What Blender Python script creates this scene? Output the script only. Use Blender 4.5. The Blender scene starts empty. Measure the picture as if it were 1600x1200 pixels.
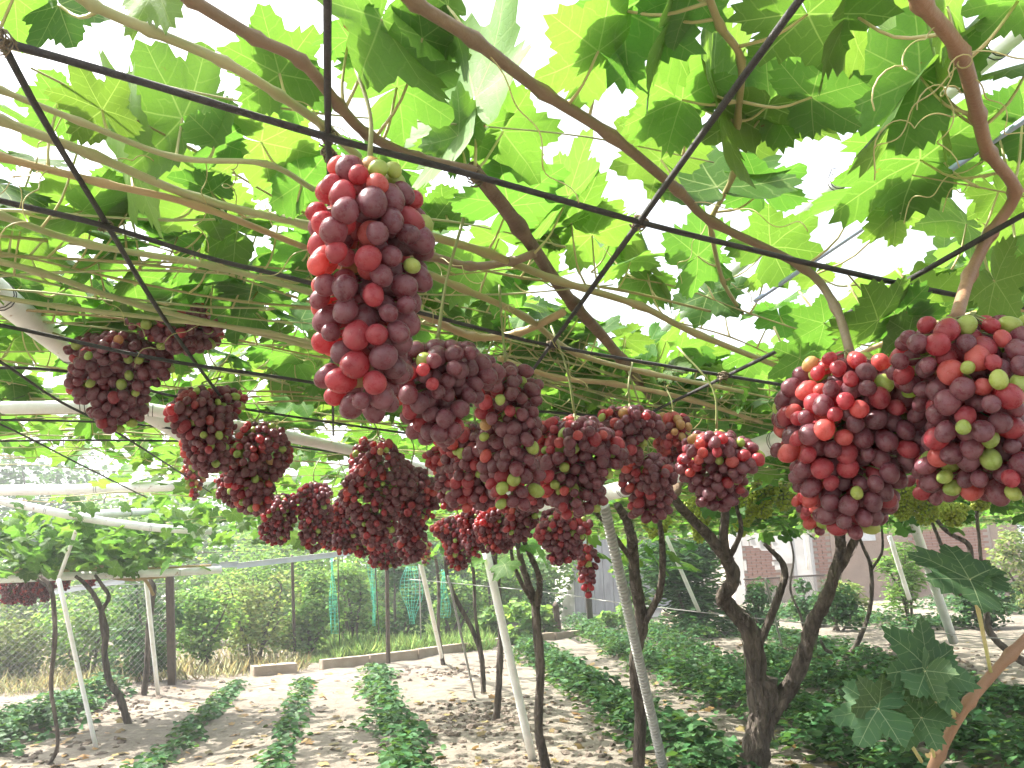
import bpy, math, random
import numpy as np
from mathutils import Vector, Matrix, Quaternion, noise

R = math.radians
scn = bpy.context.scene
COL = scn.collection
GLARE_VEIL = 0.006
rng = random.Random(7)
nrg = np.random.default_rng(7)

# ------------------------------------------------------------------ camera
FPX = 1300.0                       # focal length in photo pixels (1600 x 1200)
CAM = Vector((0.0, 0.0, 1.0))
YAW, PITCH, ROLL = R(11.5), R(12.8), R(2.0)
fwd_h = Vector((math.sin(YAW), math.cos(YAW), 0))
rgt_h = Vector((math.cos(YAW), -math.sin(YAW), 0))
F_ = fwd_h * math.cos(PITCH) + Vector((0, 0, 1)) * math.sin(PITCH)
U0 = -fwd_h * math.sin(PITCH) + Vector((0, 0, 1)) * math.cos(PITCH)
R_ = rgt_h * math.cos(ROLL) - U0 * math.sin(ROLL)
U_ = U0 * math.cos(ROLL) + rgt_h * math.sin(ROLL)
cam = bpy.data.cameras.new('camera')
camo = bpy.data.objects.new('camera', cam)
COL.objects.link(camo)
camo.matrix_world = Matrix(((R_.x, U_.x, -F_.x, CAM.x), (R_.y, U_.y, -F_.y, CAM.y),
                            (R_.z, U_.z, -F_.z, CAM.z), (0, 0, 0, 1)))
cam.sensor_width = 36.0
cam.lens = 36.0 * FPX / 1600.0
cam.clip_start = 0.02
cam.clip_end = 2000
scn.camera = camo

# ------------------------------------------------------------------ light
SUN = Vector((-0.62, 0.30, 1.0)).normalized()
world = bpy.data.worlds.new('World')
scn.world = world
world.use_nodes = True
wn = world.node_tree
wn.nodes.clear()
sky = wn.nodes.new('ShaderNodeTexSky')
sky.sky_type = 'NISHITA'
sky.sun_disc = False
sky.sun_elevation = math.asin(SUN.z)
sky.sun_rotation = math.atan2(SUN.x, SUN.y)
sky.air_density = 1.0
sky.dust_density = 6.0
sky.ozone_density = 0.6
bg = wn.nodes.new('ShaderNodeBackground')
bg.inputs[1].default_value = 0.15
wo = wn.nodes.new('ShaderNodeOutputWorld')
hs = wn.nodes.new('ShaderNodeHueSaturation')
hs.inputs['Saturation'].default_value = 0.35
hs.inputs['Value'].default_value = 1.15
wn.links.new(sky.outputs[0], hs.inputs['Color'])
wn.links.new(hs.outputs[0], bg.inputs[0])
wn.links.new(bg.outputs[0], wo.inputs[0])
sl = bpy.data.lights.new('sun', 'SUN')
sl.energy = 5.0
sl.angle = R(0.55)
sl.color = (1.0, 0.95, 0.86)
so = bpy.data.objects.new('sun', sl)
so.rotation_euler = SUN.to_track_quat('Z', 'Y').to_euler()
COL.objects.link(so)
scn.view_settings.view_transform = 'Standard'
scn.view_settings.look = 'None'
scn.view_settings.gamma = 1.0
scn.view_settings.use_curve_mapping = False
scn.view_settings.exposure = 1.78
scn.render.engine = 'CYCLES'
cy = scn.cycles
cy.use_denoising = True
cy.use_adaptive_sampling = True
cy.adaptive_threshold = 0.03
cy.adaptive_min_samples = 16
cy.max_bounces = 6
cy.diffuse_bounces = 4
cy.glossy_bounces = 2
cy.transmission_bounces = 4
cy.sample_clamp_indirect = 8.0

# ------------------------------------------------------------------ pixel helpers (where a photo point stands in the place)
def ray(px, py):
    return F_ + R_ * ((px - 800.0) / FPX) + U_ * ((600.0 - py) / FPX)
def PD(px, py, d):
    return CAM + ray(px, py) * d
def PZ(px, py, z):
    r = ray(px, py)
    return CAM + r * ((z - CAM.z) / r.z)
def G(px, py):
    return PZ(px, py, 0.0)
def depth(p):
    return (Vector(p) - CAM).dot(F_)
def pix(p):
    v = Vector(p) - CAM
    d = v.dot(F_)
    if d < 0.05:
        return None
    return (800 + FPX * v.dot(R_) / d, 600 - FPX * v.dot(U_) / d, d)
def smooth(a, b, x):
    t = max(0.0, min(1.0, (x - a) / (b - a)))
    return t * t * (3 - 2 * t)

# ------------------------------------------------------------------ mesh helpers
class MB:
    def __init__(s):
        s.v = []; s.f = []; s.m = []; s.n = 0
    def add(s, v, f, m=0):
        o = s.n
        s.v.extend(v); s.n += len(v)
        s.f.extend([tuple(i + o for i in q) for q in f])
        s.m.extend([m] * len(f))
    def mesh(s, name, mats, smoothf=True):
        me = bpy.data.meshes.new(name)
        me.from_pydata([tuple(p) for p in s.v], [], s.f)
        for m in mats:
            me.materials.append(m)
        if len(mats) > 1:
            me.polygons.foreach_set('material_index', s.m)
        if smoothf:
            me.polygons.foreach_set('use_smooth', [True] * len(me.polygons))
        me.update()
        return me

def fast_mesh(name, V, Fc, mats, mi=None, uv=None, smoothf=False):
    """V (n,3) array, Fc (m,3 or 4) array"""
    me = bpy.data.meshes.new(name)
    k = Fc.shape[1]
    me.vertices.add(len(V)); me.vertices.foreach_set('co', np.ascontiguousarray(V, dtype=np.float32).ravel())
    me.loops.add(Fc.size); me.loops.foreach_set('vertex_index', np.ascontiguousarray(Fc, dtype=np.int32).ravel())
    me.polygons.add(len(Fc))
    me.polygons.foreach_set('loop_start', np.arange(0, Fc.size, k, dtype=np.int32))
    for m in mats:
        me.materials.append(m)
    if mi is not None:
        me.polygons.foreach_set('material_index', np.ascontiguousarray(mi, dtype=np.int32))
    me.polygons.foreach_set('use_smooth', np.full(len(Fc), smoothf))
    if uv is not None:
        l = me.uv_layers.new(name='UVMap')
        l.data.foreach_set('uv', np.ascontiguousarray(uv[Fc.ravel()], dtype=np.float32).ravel())
    me.update(calc_edges=True)
    me.validate()
    return me

def catmull(pts, rad, n=5):
    P = [Vector(p) for p in pts]
    if len(P) < 3:
        n = max(n, 2)
    out, ro = [], []
    for i in range(len(P) - 1):
        p0 = P[i - 1] if i > 0 else P[i] * 2 - P[i + 1]
        p3 = P[i + 2] if i + 2 < len(P) else P[i + 1] * 2 - P[i]
        p1, p2 = P[i], P[i + 1]
        for k in range(n):
            t = k / n
            out.append(0.5 * ((2 * p1) + (p2 - p0) * t + (2 * p0 - 5 * p1 + 4 * p2 - p3) * t * t + (3 * p1 - p0 - 3 * p2 + p3) * t ** 3))
            ro.append(rad[i] * (1 - t) + rad[i + 1] * t)
    out.append(P[-1]); ro.append(rad[-1])
    return out, ro

def tube(mb, pts, rad, seg=8, n=5, mat=0, rough=0.0, knots=0, lump=None):
    """swept tube along a smooth curve; rough = bark unevenness; knots = swellings (cane nodes) every k points"""
    if not hasattr(rad, '__len__'):
        rad = [rad] * len(pts)
    P, ro = catmull(pts, rad, n) if n > 1 else ([Vector(p) for p in pts], list(rad))
    N = len(P)
    t0 = (P[1] - P[0]).normalized()
    a = t0.orthogonal().normalized()
    V = []
    ph = rng.uniform(0, 10)
    for i in range(N):
        t = (P[min(i + 1, N - 1)] - P[max(i - 1, 0)])
        if t.length < 1e-9: t = t0
        t = t.normalized()
        a = (a - t * a.dot(t)).normalized()
        b = t.cross(a)
        r = ro[i]
        if knots and i % knots == 0 and 0 < i < N - 1:
            r *= 1.38
        for k in range(seg):
            an = 2 * math.pi * k / seg
            rr = r
            if rough:
                rr *= 1 + rough * noise.noise((math.cos(an) * 1.6 + ph, math.sin(an) * 1.6, i * 0.55)) + rough * 0.6 * math.sin(an * 3 + i * 0.35 + ph)
            V.append(P[i] + (a * math.cos(an) + b * math.sin(an)) * rr)
    Fc = []
    for i in range(N - 1):
        for k in range(seg):
            k2 = (k + 1) % seg
            Fc.append((i * seg + k, i * seg + k2, (i + 1) * seg + k2, (i + 1) * seg + k))
    Fc.append(tuple(range(seg - 1, -1, -1)))
    Fc.append(tuple((N - 1) * seg + k for k in range(seg)))
    mb.add(V, Fc, mat)
    return P, ro

def boxm(mb, c, sx, sy, sz, rz=0.0, mat=0, bev=0.0):
    """box centred at c with chamfered vertical edges when bev"""
    cs, sn = math.cos(rz), math.sin(rz)
    if bev:
        q = [(-sx + bev, -sy), (sx - bev, -sy), (sx, -sy + bev), (sx, sy - bev), (sx - bev, sy), (-sx + bev, sy), (-sx, sy - bev), (-sx, -sy + bev)]
    else:
        q = [(-sx, -sy), (sx, -sy), (sx, sy), (-sx, sy)]
    n = len(q)
    V = [Vector((c[0] + x * cs - y * sn, c[1] + x * sn + y * cs, c[2] + z)) for z in (-sz, sz) for x, y in q]
    Fc = [(k, (k + 1) % n, n + (k + 1) % n, n + k) for k in range(n)]
    Fc += [tuple(range(n - 1, -1, -1)), tuple(range(n, 2 * n))]
    mb.add(V, Fc, mat)

def obj(name, me, parent=None):
    o = bpy.data.objects.new(name, me)
    COL.objects.link(o)
    if parent is not None:
        o.parent = parent
        o.matrix_parent_inverse = inv_of(parent)
    return o
_inv = {}
def inv_of(p):
    return _inv.get(p.name, Matrix.Identity(4))
def empty(name, loc):
    o = bpy.data.objects.new(name, None)
    o.empty_display_size = 0.1
    o.location = loc
    COL.objects.link(o)
    _inv[o.name] = Matrix.Translation(-Vector(loc))
    return o
def tag(o, label=None, cat=None, group=None, kind=None):
    if label: o['label'] = label
    if cat: o['category'] = cat
    if group: o['group'] = group
    if kind: o['kind'] = kind
    return o

# ------------------------------------------------------------------ materials
def newmat(name):
    m = bpy.data.materials.new(name)
    m.use_nodes = True
    nt = m.node_tree
    nt.nodes.clear()
    out = nt.nodes.new('ShaderNodeOutputMaterial')
    return m, nt, out
class NT:
    """small node builder"""
    def __init__(s, nt): s.nt = nt
    def n(s, t, **kw):
        x = s.nt.nodes.new(t)
        for k, v in kw.items(): setattr(x, k, v)
        return x
    def l(s, a, b): s.nt.links.new(a, b)
    def put(s, sock, v):
        if hasattr(v, 'is_output') or hasattr(v, 'links'): s.l(v, sock)
        else: sock.default_value = v
    def math(s, op, a, b=0.0, c=None, clamp=False):
        x = s.n('ShaderNodeMath', operation=op); x.use_clamp = clamp
        s.put(x.inputs[0], a); s.put(x.inputs[1], b)
        if c is not None: s.put(x.inputs[2], c)
        return x.outputs[0]
    def mix(s, f, a, b, blend='MIX'):
        x = s.n('ShaderNodeMix', data_type='RGBA', blend_type=blend)
        s.put(x.inputs[0], f); s.put(x.inputs[6], a if hasattr(a, 'links') else (*a, 1)); s.put(x.inputs[7], b if hasattr(b, 'links') else (*b, 1))
        return x.outputs[2]
    def noise(s, vec, scale, detail=3, rough=0.55):
        x = s.n('ShaderNodeTexNoise'); x.inputs['Scale'].default_value = scale; x.inputs['Detail'].default_value = detail; x.inputs['Roughness'].default_value = rough
        if vec is not None: s.l(vec, x.inputs['Vector'])
        return x.outputs['Fac']
    def ramp(s, f, a, b, lo=0.0, hi=1.0):
        x = s.n('ShaderNodeMapRange'); x.clamp = True
        s.put(x.inputs[0], f); x.inputs[1].default_value = a; x.inputs[2].default_value = b; x.inputs[3].default_value = lo; x.inputs[4].default_value = hi
        return x.outputs[0]
    def bump(s, h, strength=0.4, dist=0.01):
        x = s.n('ShaderNodeBump'); x.inputs['Strength'].default_value = strength; x.inputs['Distance'].default_value = dist
        s.l(h, x.inputs['Height']); return x.outputs[0]

def principled(k, col, rough=0.6, **kw):
    p = k.n('ShaderNodeBsdfPrincipled')
    k.put(p.inputs['Base Color'], col if hasattr(col, 'links') else (*col, 1))
    k.put(p.inputs['Roughness'], rough)
    for a, v in kw.items(): k.put(p.inputs[a.replace('_', ' ')], v)
    return p

def mat_plain(name, c1, c2, scale=8, rough=0.7, bumps=0.3, bscale=40, bdist=0.004, stretch=None, spec=0.5, metal=0.0):
    m, nt, out = newmat(name); k = NT(nt)
    co = k.n('ShaderNodeTexCoord').outputs['Object']
    v = co
    if stretch:
        mp = k.n('ShaderNodeMapping'); mp.inputs['Scale'].default_value = stretch; k.l(co, mp.inputs[0]); v = mp.outputs[0]
    f = k.ramp(k.noise(v, scale, 4, 0.6), 0.32, 0.68)
    col = k.mix(f, c1, c2)
    p = principled(k, col, rough, Metallic=metal)
    p.inputs['Specular IOR Level'].default_value = spec
    k.l(k.bump(k.noise(v, bscale, 4, 0.65), bumps, bdist), p.inputs['Normal'])
    k.l(p.outputs[0], out.inputs[0])
    return m

def mat_leaf(name, top, under, trans, tmix=0.5, veins=True, vein_col=(0.42, 0.52, 0.2), rnd='object', rough=0.42, hv=0.35, blotch=None):
    m, nt, out = newmat(name); k = NT(nt)
    geo = k.n('ShaderNodeNewGeometry')
    if rnd == 'object': r = k.n('ShaderNodeObjectInfo').outputs['Random']
    else: r = geo.outputs['Random Per Island']
    back = geo.outputs['Backfacing']
    pos = k.n('ShaderNodeTexCoord').outputs['Object']
    col = k.mix(back, top, under)
    var = k.math('ADD', k.math('MULTIPLY', r, hv * 2), 1 - hv)
    vn = k.n('ShaderNodeCombineColor')
    # per-leaf hue: older leaves yellower, young ones fresher
    r2 = k.math('FRACT', k.math('MULTIPLY', r, 7.31))
    k.l(k.math('MULTIPLY', var, k.math('ADD', k.math('MULTIPLY', r2, 0.36), 0.78)), vn.inputs[0])
    k.l(var, vn.inputs[1]); k.l(k.math('MULTIPLY', var, 0.9), vn.inputs[2])
    col = k.mix(1.0, col, vn.outputs[0], 'MULTIPLY')
    tcol = k.mix(1.0, trans, vn.outputs[0], 'MULTIPLY')
    nrm = None
    if veins:
        uv = k.n('ShaderNodeUVMap'); uv.uv_map = 'UVMap'
        sp = k.n('ShaderNodeSeparateXYZ'); k.l(uv.outputs[0], sp.inputs[0])
        x, y = sp.outputs[0], sp.outputs[1]
        ay = k.math('ABSOLUTE', y)
        th = k.math('ARCTAN2', ay, x)
        cen = k.math('ADD', k.math('MULTIPLY', k.math('GREATER_THAN', th, R(27)), R(52)), k.math('MULTIPLY', k.math('GREATER_THAN', th, R(84)), R(60)))
        dth = k.math('SUBTRACT', th, cen)
        rad = k.math('SQRT', k.math('ADD', k.math('MULTIPLY', x, x), k.math('MULTIPLY', y, y)))
        u = k.math('MULTIPLY', rad, k.math('COSINE', dth))
        vv = k.math('ABSOLUTE', k.math('MULTIPLY', rad, k.math('SINE', dth)))
        w = k.math('MULTIPLY_ADD', u, -0.012, 0.017)
        allm = k.math('SUBTRACT', 1.0, k.math('DIVIDE', vv, w), clamp=True)
        wob = k.math('MULTIPLY', k.noise(uv.outputs[0], 6.0, 2), 0.12)
        t = k.math('FRACT', k.math('MULTIPLY', k.math('ADD', wob, k.math('SUBTRACT', u, k.math('MULTIPLY', vv, 0.62))), 5.2))
        sec = k.math('SUBTRACT', 1.0, k.math('MULTIPLY', k.math('ABSOLUTE', k.math('SUBTRACT', t, 0.5)), 13.0), clamp=True)
        vm = k.math('MAXIMUM', allm, k.math('MULTIPLY', sec, 0.30))
        fine = k.n('ShaderNodeTexVoronoi'); fine.feature = 'DISTANCE_TO_EDGE'; fine.inputs['Scale'].default_value = 17
        k.l(uv.outputs[0], fine.inputs['Vector'])
        fe = k.ramp(fine.outputs['Distance'], 0.0, 0.09, 1.0, 0.0)
        col = k.mix(k.math('MULTIPLY', vm, 0.7), col, vein_col)
        tcol = k.mix(k.math('MULTIPLY', vm, 0.5), tcol, (0.34, 0.46, 0.12))
        tcol = k.mix(k.math('MULTIPLY', fe, 0.22), tcol, (0.03, 0.09, 0.01))
        h = k.math('ADD', k.math('MULTIPLY', vm, 0.6), k.math('MULTIPLY', fe, 0.35))
        nrm = k.bump(h, 0.3, 0.0012)
        # mottling across the blade
        mo = k.ramp(k.noise(uv.outputs[0], 3.0, 4), 0.35, 0.7)
        col = k.mix(k.math('MULTIPLY', mo, 0.25), col, (0.09, 0.16, 0.03))
    if blotch:
        off = k.n('ShaderNodeVectorMath', operation='ADD'); k.l(pos, off.inputs[0]); cb = k.n('ShaderNodeCombineXYZ'); k.l(k.math('MULTIPLY', r, 40.0), cb.inputs[0]); k.l(cb.outputs[0], off.inputs[1])
        bl = k.ramp(k.noise(off.outputs[0], 2.6, 4, .7), 0.70, 0.74)
        col = k.mix(bl, col, blotch); tcol = k.mix(bl, tcol, (0.16, 0.09, 0.02))
    p = principled(k, col, rough + .1)
    p.inputs['Specular IOR Level'].default_value = 0.12
    t = k.n('ShaderNodeBsdfTranslucent'); k.put(t.inputs[0], tcol)
    if nrm is not None:
        k.l(nrm, p.inputs['Normal'])
    mx = k.n('ShaderNodeMixShader'); mx.inputs[0].default_value = tmix
    k.l(p.outputs[0], mx.inputs[1]); k.l(t.outputs[0], mx.inputs[2]); k.l(mx.outputs[0], out.inputs[0])
    return m

def mat_berry(name, c1, c2, bloom, amount, glow):
    m, nt, out = newmat(name); k = NT(nt)
    r = k.n('ShaderNodeObjectInfo').outputs['Random']
    ri = k.n('ShaderNodeNewGeometry').outputs['Random Per Island']
    rr = k.math('FRACT', k.math('ADD', k.math('MULTIPLY', r, 3.7), k.math('MULTIPLY', ri, 5.3)))
    co = k.n('ShaderNodeTexCoord').outputs['Object']
    off = k.n('ShaderNodeVectorMath', operation='ADD'); k.l(co, off.inputs[0])
    cb = k.n('ShaderNodeCombineXYZ'); k.l(k.math('MULTIPLY', r, 9.0), cb.inputs[0]); k.l(cb.outputs[0], off.inputs[1])
    v = off.outputs[0]
    col = k.mix(rr, c1, c2)
    col = k.mix(k.ramp(k.noise(v, 60, 3), 0.4, 0.75, 0, 0.5), col, tuple(min(1, x * 1.9) for x in c2))
    sz_ = k.n('ShaderNodeSeparateXYZ'); k.l(co, sz_.inputs[0])
    col = k.mix(k.ramp(sz_.outputs[2], -.012, .012, 0.5, 0.0), col, tuple(min(1, x * 1.5) for x in c2))
    bl = k.ramp(k.noise(v, 120, 5, 0.75), 0.36, 0.70, 0.05, 1.0)
    col = k.mix(k.math('MULTIPLY', bl, amount), col, bloom)
    speck = k.ramp(k.noise(v, 420, 2), 0.70, 0.76, 0, 0.5)
    col = k.mix(speck, col, (0.5, 0.35, 0.25))
    p = principled(k, col, k.ramp(bl, 0, 1, 0.20, 0.46))
    p.inputs['Specular IOR Level'].default_value = 0.45
    t = k.n('ShaderNodeBsdfTranslucent'); t.inputs[0].default_value = (*glow, 1)
    mx = k.n('ShaderNodeMixShader'); mx.inputs[0].default_value = 0.34
    k.l(p.outputs[0], mx.inputs[1]); k.l(t.outputs[0], mx.inputs[2]); k.l(mx.outputs[0], out.inputs[0])
    return m

M = {}
M['leaf'] = mat_leaf('vine_leaf', (0.040, 0.105, 0.020), (0.115, 0.215, 0.065), (0.135, 0.272, 0.030), 0.47, hv=.3, blotch=(0.20, 0.12, 0.04))
M['leaf_far'] = mat_leaf('vine_leaf_far', (0.040, 0.105, 0.022), (0.110, 0.205, 0.065), (0.138, 0.280, 0.036), 0.47, hv=.34, veins=False, rnd='island')
M['leaf_dusty'] = mat_leaf('dusty_vine_leaf', (0.060, 0.110, 0.062), (0.11, 0.17, 0.09), (0.10, 0.20, 0.03), 0.22, vein_col=(0.35, 0.42, 0.24))
M['petiole'] = mat_plain('petiole', (0.36, 0.36, 0.13), (0.45, 0.36, 0.17), 30, 0.5, 0.2)
M['cane_green'] = mat_plain('green_cane', (0.26, 0.25, 0.09), (0.33, 0.27, 0.12), 14, 0.55, 0.45, 90, 0.002)
M['cane_brown'] = mat_plain('brown_cane', (0.215, 0.15, 0.085), (0.165, 0.115, 0.068), 16, 0.6, 0.6, 110, 0.003)
M['cane_red'] = mat_plain('reddish_cane', (0.28, 0.155, 0.085), (0.21, 0.12, 0.07), 14, 0.55, 0.6, 90, 0.003)
M['cane_tan'] = mat_plain('tan_cane', (0.40, 0.30, 0.15), (0.32, 0.22, 0.10), 14, 0.55, 0.5, 90, 0.002)
M['cane_olive'] = mat_plain('olive_cane', (0.30, 0.32, 0.14), (0.38, 0.36, 0.19), 14, 0.55, 0.4, 90, 0.002)
M['bark'] = mat_plain('vine_bark', (0.042, 0.032, 0.026), (0.18, 0.145, 0.118), 8, 0.92, 1.0, 15, 0.05, stretch=(3.5, 3.5, 0.42))
M['bark_old'] = mat_plain('old_arm_bark', (0.19, 0.125, 0.08), (0.11, 0.07, 0.045), 22, 0.85, 0.9, 90, 0.006)
M['wire'] = mat_plain('black_wire', (0.022, 0.02, 0.022), (0.04, 0.036, 0.034), 120, 0.7, 0.8, 500, 0.002)
M['thinwire'] = mat_plain('grey_wire', (0.42, 0.42, 0.42), (0.30, 0.28, 0.26), 30, 0.5, 0.1)
M['binding'] = mat_plain('dry_tendril', (0.20, 0.15, 0.09), (0.10, 0.08, 0.05), 60, 0.8, 0.3)
M['stem'] = mat_plain('cluster_stem', (0.20, 0.25, 0.08), (0.20, 0.18, 0.07), 60, 0.5, 0.2)
M['blue'] = mat_plain('blue_cord', (0.34, 0.42, 0.62), (0.40, 0.47, 0.64), 30, 0.6, 0.1)
M['brown_post'] = mat_plain('dark_wood', (0.055, 0.042, 0.034), (0.10, 0.075, 0.055), 10, 0.9, 0.7, 40, 0.006, stretch=(4, 4, 0.6))
M['galv'] = mat_plain('galvanised_steel', (0.55, 0.58, 0.60), (0.45, 0.48, 0.50), 6, 0.42, 0.1, metal=0.35)
M['concrete'] = mat_plain('concrete_kerb', (0.34, 0.28, 0.22), (0.24, 0.19, 0.14), 5, 0.95, 0.7, 30, 0.01)
M['whitewall'] = mat_plain('whitewash', (0.78, 0.77, 0.74), (0.62, 0.60, 0.56), 2.2, 0.9, 0.5, 14, 0.02)
M['plank'] = mat_plain('shade_grey_plank', (0.34, 0.35, 0.37), (0.24, 0.24, 0.25), 3, 0.85, 0.5, 20, 0.01, stretch=(6, 6, 0.7))  # plank grey includes the shade on the shed's right face
M['brick'] = mat_plain('red_brick', (0.29, 0.145, 0.105), (0.23, 0.125, 0.095), 3, 0.9, 0.6, 30, 0.01)
M['stucco'] = mat_plain('brown_stucco', (0.30, 0.22, 0.17), (0.21, 0.155, 0.12), 1.3, 0.95, 0.7, 18, 0.02)
M['mortar'] = mat_plain('mortar', (0.30, 0.26, 0.22), (0.36, 0.32, 0.28), 5, 0.95, 0.5, 30, 0.01)
M['frame'] = mat_plain('grey_frame', (0.42, 0.42, 0.42), (0.33, 0.33, 0.33), 5, 0.7, 0.2)
M['net'] = mat_plain('green_net', (0.05, 0.42, 0.30), (0.07, 0.50, 0.36), 20, 0.5, 0.1)
M['clod'] = mat_plain('soil_clods', (0.085, 0.065, 0.05), (0.16, 0.125, 0.098), 14, 0.95, 0.8, 60, 0.01)
M['rubber'] = mat_plain('grey_sleeve', (0.42, 0.42, 0.40), (0.32, 0.31, 0.29), 20, 0.6, 0.3)

def pipe_mat():
    m, nt, out = newmat('white_painted_pipe'); k = NT(nt)
    co = k.n('ShaderNodeTexCoord').outputs['Object']
    g = k.ramp(k.noise(co, 9, 5, 0.65), 0.45, 0.75)
    col = k.mix(g, (0.84, 0.84, 0.83), (0.68, 0.68, 0.66))
    rust = k.ramp(k.noise(co, 21, 5, 0.7), 0.62, 0.70)
    col = k.mix(rust, col, (0.36, 0.20, 0.10))
    p = principled(k, col, k.ramp(rust, 0, 1, 0.38, 0.8))
    k.l(k.bump(k.noise(co, 60, 4), 0.25, 0.003), p.inputs['Normal'])
    k.l(p.outputs[0], out.inputs[0]); return m
M['pipe'] = pipe_mat()

def soil_mat():
    m, nt, out = newmat('garden_soil'); k = NT(nt)
    co = k.n('ShaderNodeTexCoord').outputs['Object']
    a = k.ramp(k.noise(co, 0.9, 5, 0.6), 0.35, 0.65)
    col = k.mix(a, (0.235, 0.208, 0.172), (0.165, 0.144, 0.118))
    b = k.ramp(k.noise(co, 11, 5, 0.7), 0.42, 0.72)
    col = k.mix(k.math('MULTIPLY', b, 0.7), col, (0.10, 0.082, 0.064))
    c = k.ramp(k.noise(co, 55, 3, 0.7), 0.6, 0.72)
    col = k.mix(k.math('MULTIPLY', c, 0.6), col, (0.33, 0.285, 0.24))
    p = principled(k, col, 0.96); p.inputs['Specular IOR Level'].default_value = 0.15
    h = k.math('ADD', k.noise(co, 16, 6, 0.7), k.math('MULTIPLY', k.noise(co, 70, 4, 0.7), 0.5))
    k.l(k.bump(h, 0.8, 0.022), p.inputs['Normal'])
    k.l(p.outputs[0], out.inputs[0]); return m
M['soil'] = soil_mat()

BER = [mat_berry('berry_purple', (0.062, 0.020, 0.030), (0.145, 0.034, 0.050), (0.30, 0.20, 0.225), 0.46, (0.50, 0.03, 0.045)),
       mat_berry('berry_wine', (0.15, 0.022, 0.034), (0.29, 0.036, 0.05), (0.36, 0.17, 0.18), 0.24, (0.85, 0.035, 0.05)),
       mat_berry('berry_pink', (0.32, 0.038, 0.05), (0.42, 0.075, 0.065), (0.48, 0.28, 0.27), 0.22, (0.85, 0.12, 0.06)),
       mat_berry('berry_green', (0.20, 0.30, 0.055), (0.34, 0.38, 0.08), (0.42, 0.46, 0.28), 0.3, (0.42, 0.55, 0.07)),
       mat_berry('berry_amber', (0.40, 0.17, 0.07), (0.40, 0.26, 0.09), (0.45, 0.36, 0.26), 0.35, (0.7, 0.3, 0.06)),
       mat_berry('berry_unripe', (0.30, 0.38, 0.05), (0.38, 0.42, 0.06), (0.45, 0.5, 0.2), 0.15, (0.5, 0.6, 0.05))]

# ------------------------------------------------------------------ leaf shapes
CA = [0, 14, 28, 40, 54, 70, 86, 100, 116, 134, 152, 166, 176, 180]
CR = [1.0, .84, .62, .74, .92, .80, .56, .66, .80, .74, .64, .50, .30, .10]
def outline_r(a):
    return float(np.interp(abs(a), CA, CR))
def make_leaf(name, N, rings, curl, fold, ripple, mats, seed, teeth=0.052, petiole=True):
    """grape leaf, petiole junction at origin, tip towards +x, upper side +z, unit length"""
    rr = random.Random(seed)
    V = [(0, 0, 0)]; uv = [(0, 0)]
    ang, rad = [], []
    for i in range(N):
        a = -180 + 360 * (i + 0.5) / N
        rv = outline_r(a) * (1 + rr.uniform(-.05, .05))
        rv += teeth * (1 if i % 2 else -0.6) * rr.uniform(0.35, 1.5) * min(1, rv * 1.4)
        ang.append(R(a + rr.uniform(-1, 1))); rad.append(rv)
    asym = rr.uniform(-.08, .08)
    ph = rr.uniform(0, 6)
    def zz(x, y, r, a):
        z = curl * r * r + fold * abs(y) * (1 - 0.3 * r) + ripple * r * r * math.sin(5 * a + ph) + ripple * 0.6 * math.sin(x * 7 + ph) * r * math.cos(y * 5)
        return z
    for j in range(1, rings + 1):
        s = j / rings
        for i in range(N):
            if j == rings: r = rad[i]
            else:
                r = s * (0.5 * outline_r(math.degrees(ang[i])) + 0.5 * rad[i])
            x = r * math.cos(ang[i]); y = r * math.sin(ang[i]) * (1 + asym * (1 if ang[i] > 0 else -1))
            V.append((x, y, zz(x, y, r, ang[i]))); uv.append((x, y))
    Fc = []
    for i in range(N - 1):
        Fc.append((0, 1 + i, 2 + i))
    for j in range(1, rings):
        o = 1 + (j - 1) * N
        for i in range(N - 1):
            Fc.append((o + i, o + N + i, o + N + i + 1)); Fc.append((o + i, o + N + i + 1, o + i + 1))
    mi = [0] * len(Fc)
    V = np.array(V, dtype=float); uv = np.array(uv); Fc = np.array(Fc)
    me = fast_mesh(name, V, Fc, mats, np.array(mi), uv, True)
    return me, V, uv, Fc

NEAR, NEAR_D = [], []
for s in range(9):
    args = dict(curl=[-.22, -.1, .12, -.3, .05, -.16, -.05, .2, -.25][s], fold=[.10, .25, -.1, .05, .3, -.05, .15, .02, .2][s], ripple=[.05, .07, .06, .09, .04, .08, .06, .05, .1][s])
    NEAR.append(make_leaf('leaf_blade', 68, 3, mats=[M['leaf']], seed=100 + s, **args)[0])
    if s < 4:
        NEAR_D.append(make_leaf('dusty_leaf_blade', 68, 3, mats=[M['leaf_dusty']], seed=100 + s, **args)[0])
MIDL = [make_leaf('leaf_blade_plain', 40, 2, mats=[M['leaf']], seed=200 + s, curl=[-.2, -.1, .1, -.28, .05, -.15][s], fold=[.1, .25, -.1, .05, .3, 0][s], ripple=.07)[0] for s in range(6)]
FAR = [make_leaf('far_leaf', 18, 1, mats=[M['leaf_far']], seed=300 + s, curl=[-.2, -.1, .1, -.28][s], fold=[.1, .25, -.1, .05][s], ripple=.05, teeth=0.04) for s in range(4)]

def frame(xdir, nrm):
    x = Vector(xdir).normalized()
    n = Vector(nrm); n = n - x * n.dot(x)
    if n.length < 1e-4: n = x.orthogonal()
    n.normalize(); y = n.cross(x)
    return x, y, n
def leaf_matrix(base, xdir, nrm, L, ws=1.0):
    x, y, n = frame(xdir, nrm)
    return Matrix(((x.x * L, y.x * L * ws, n.x * L, base.x), (x.y * L, y.y * L * ws, n.y * L, base.y), (x.z * L, y.z * L * ws, n.z * L, base.z), (0, 0, 0, 1)))

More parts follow.
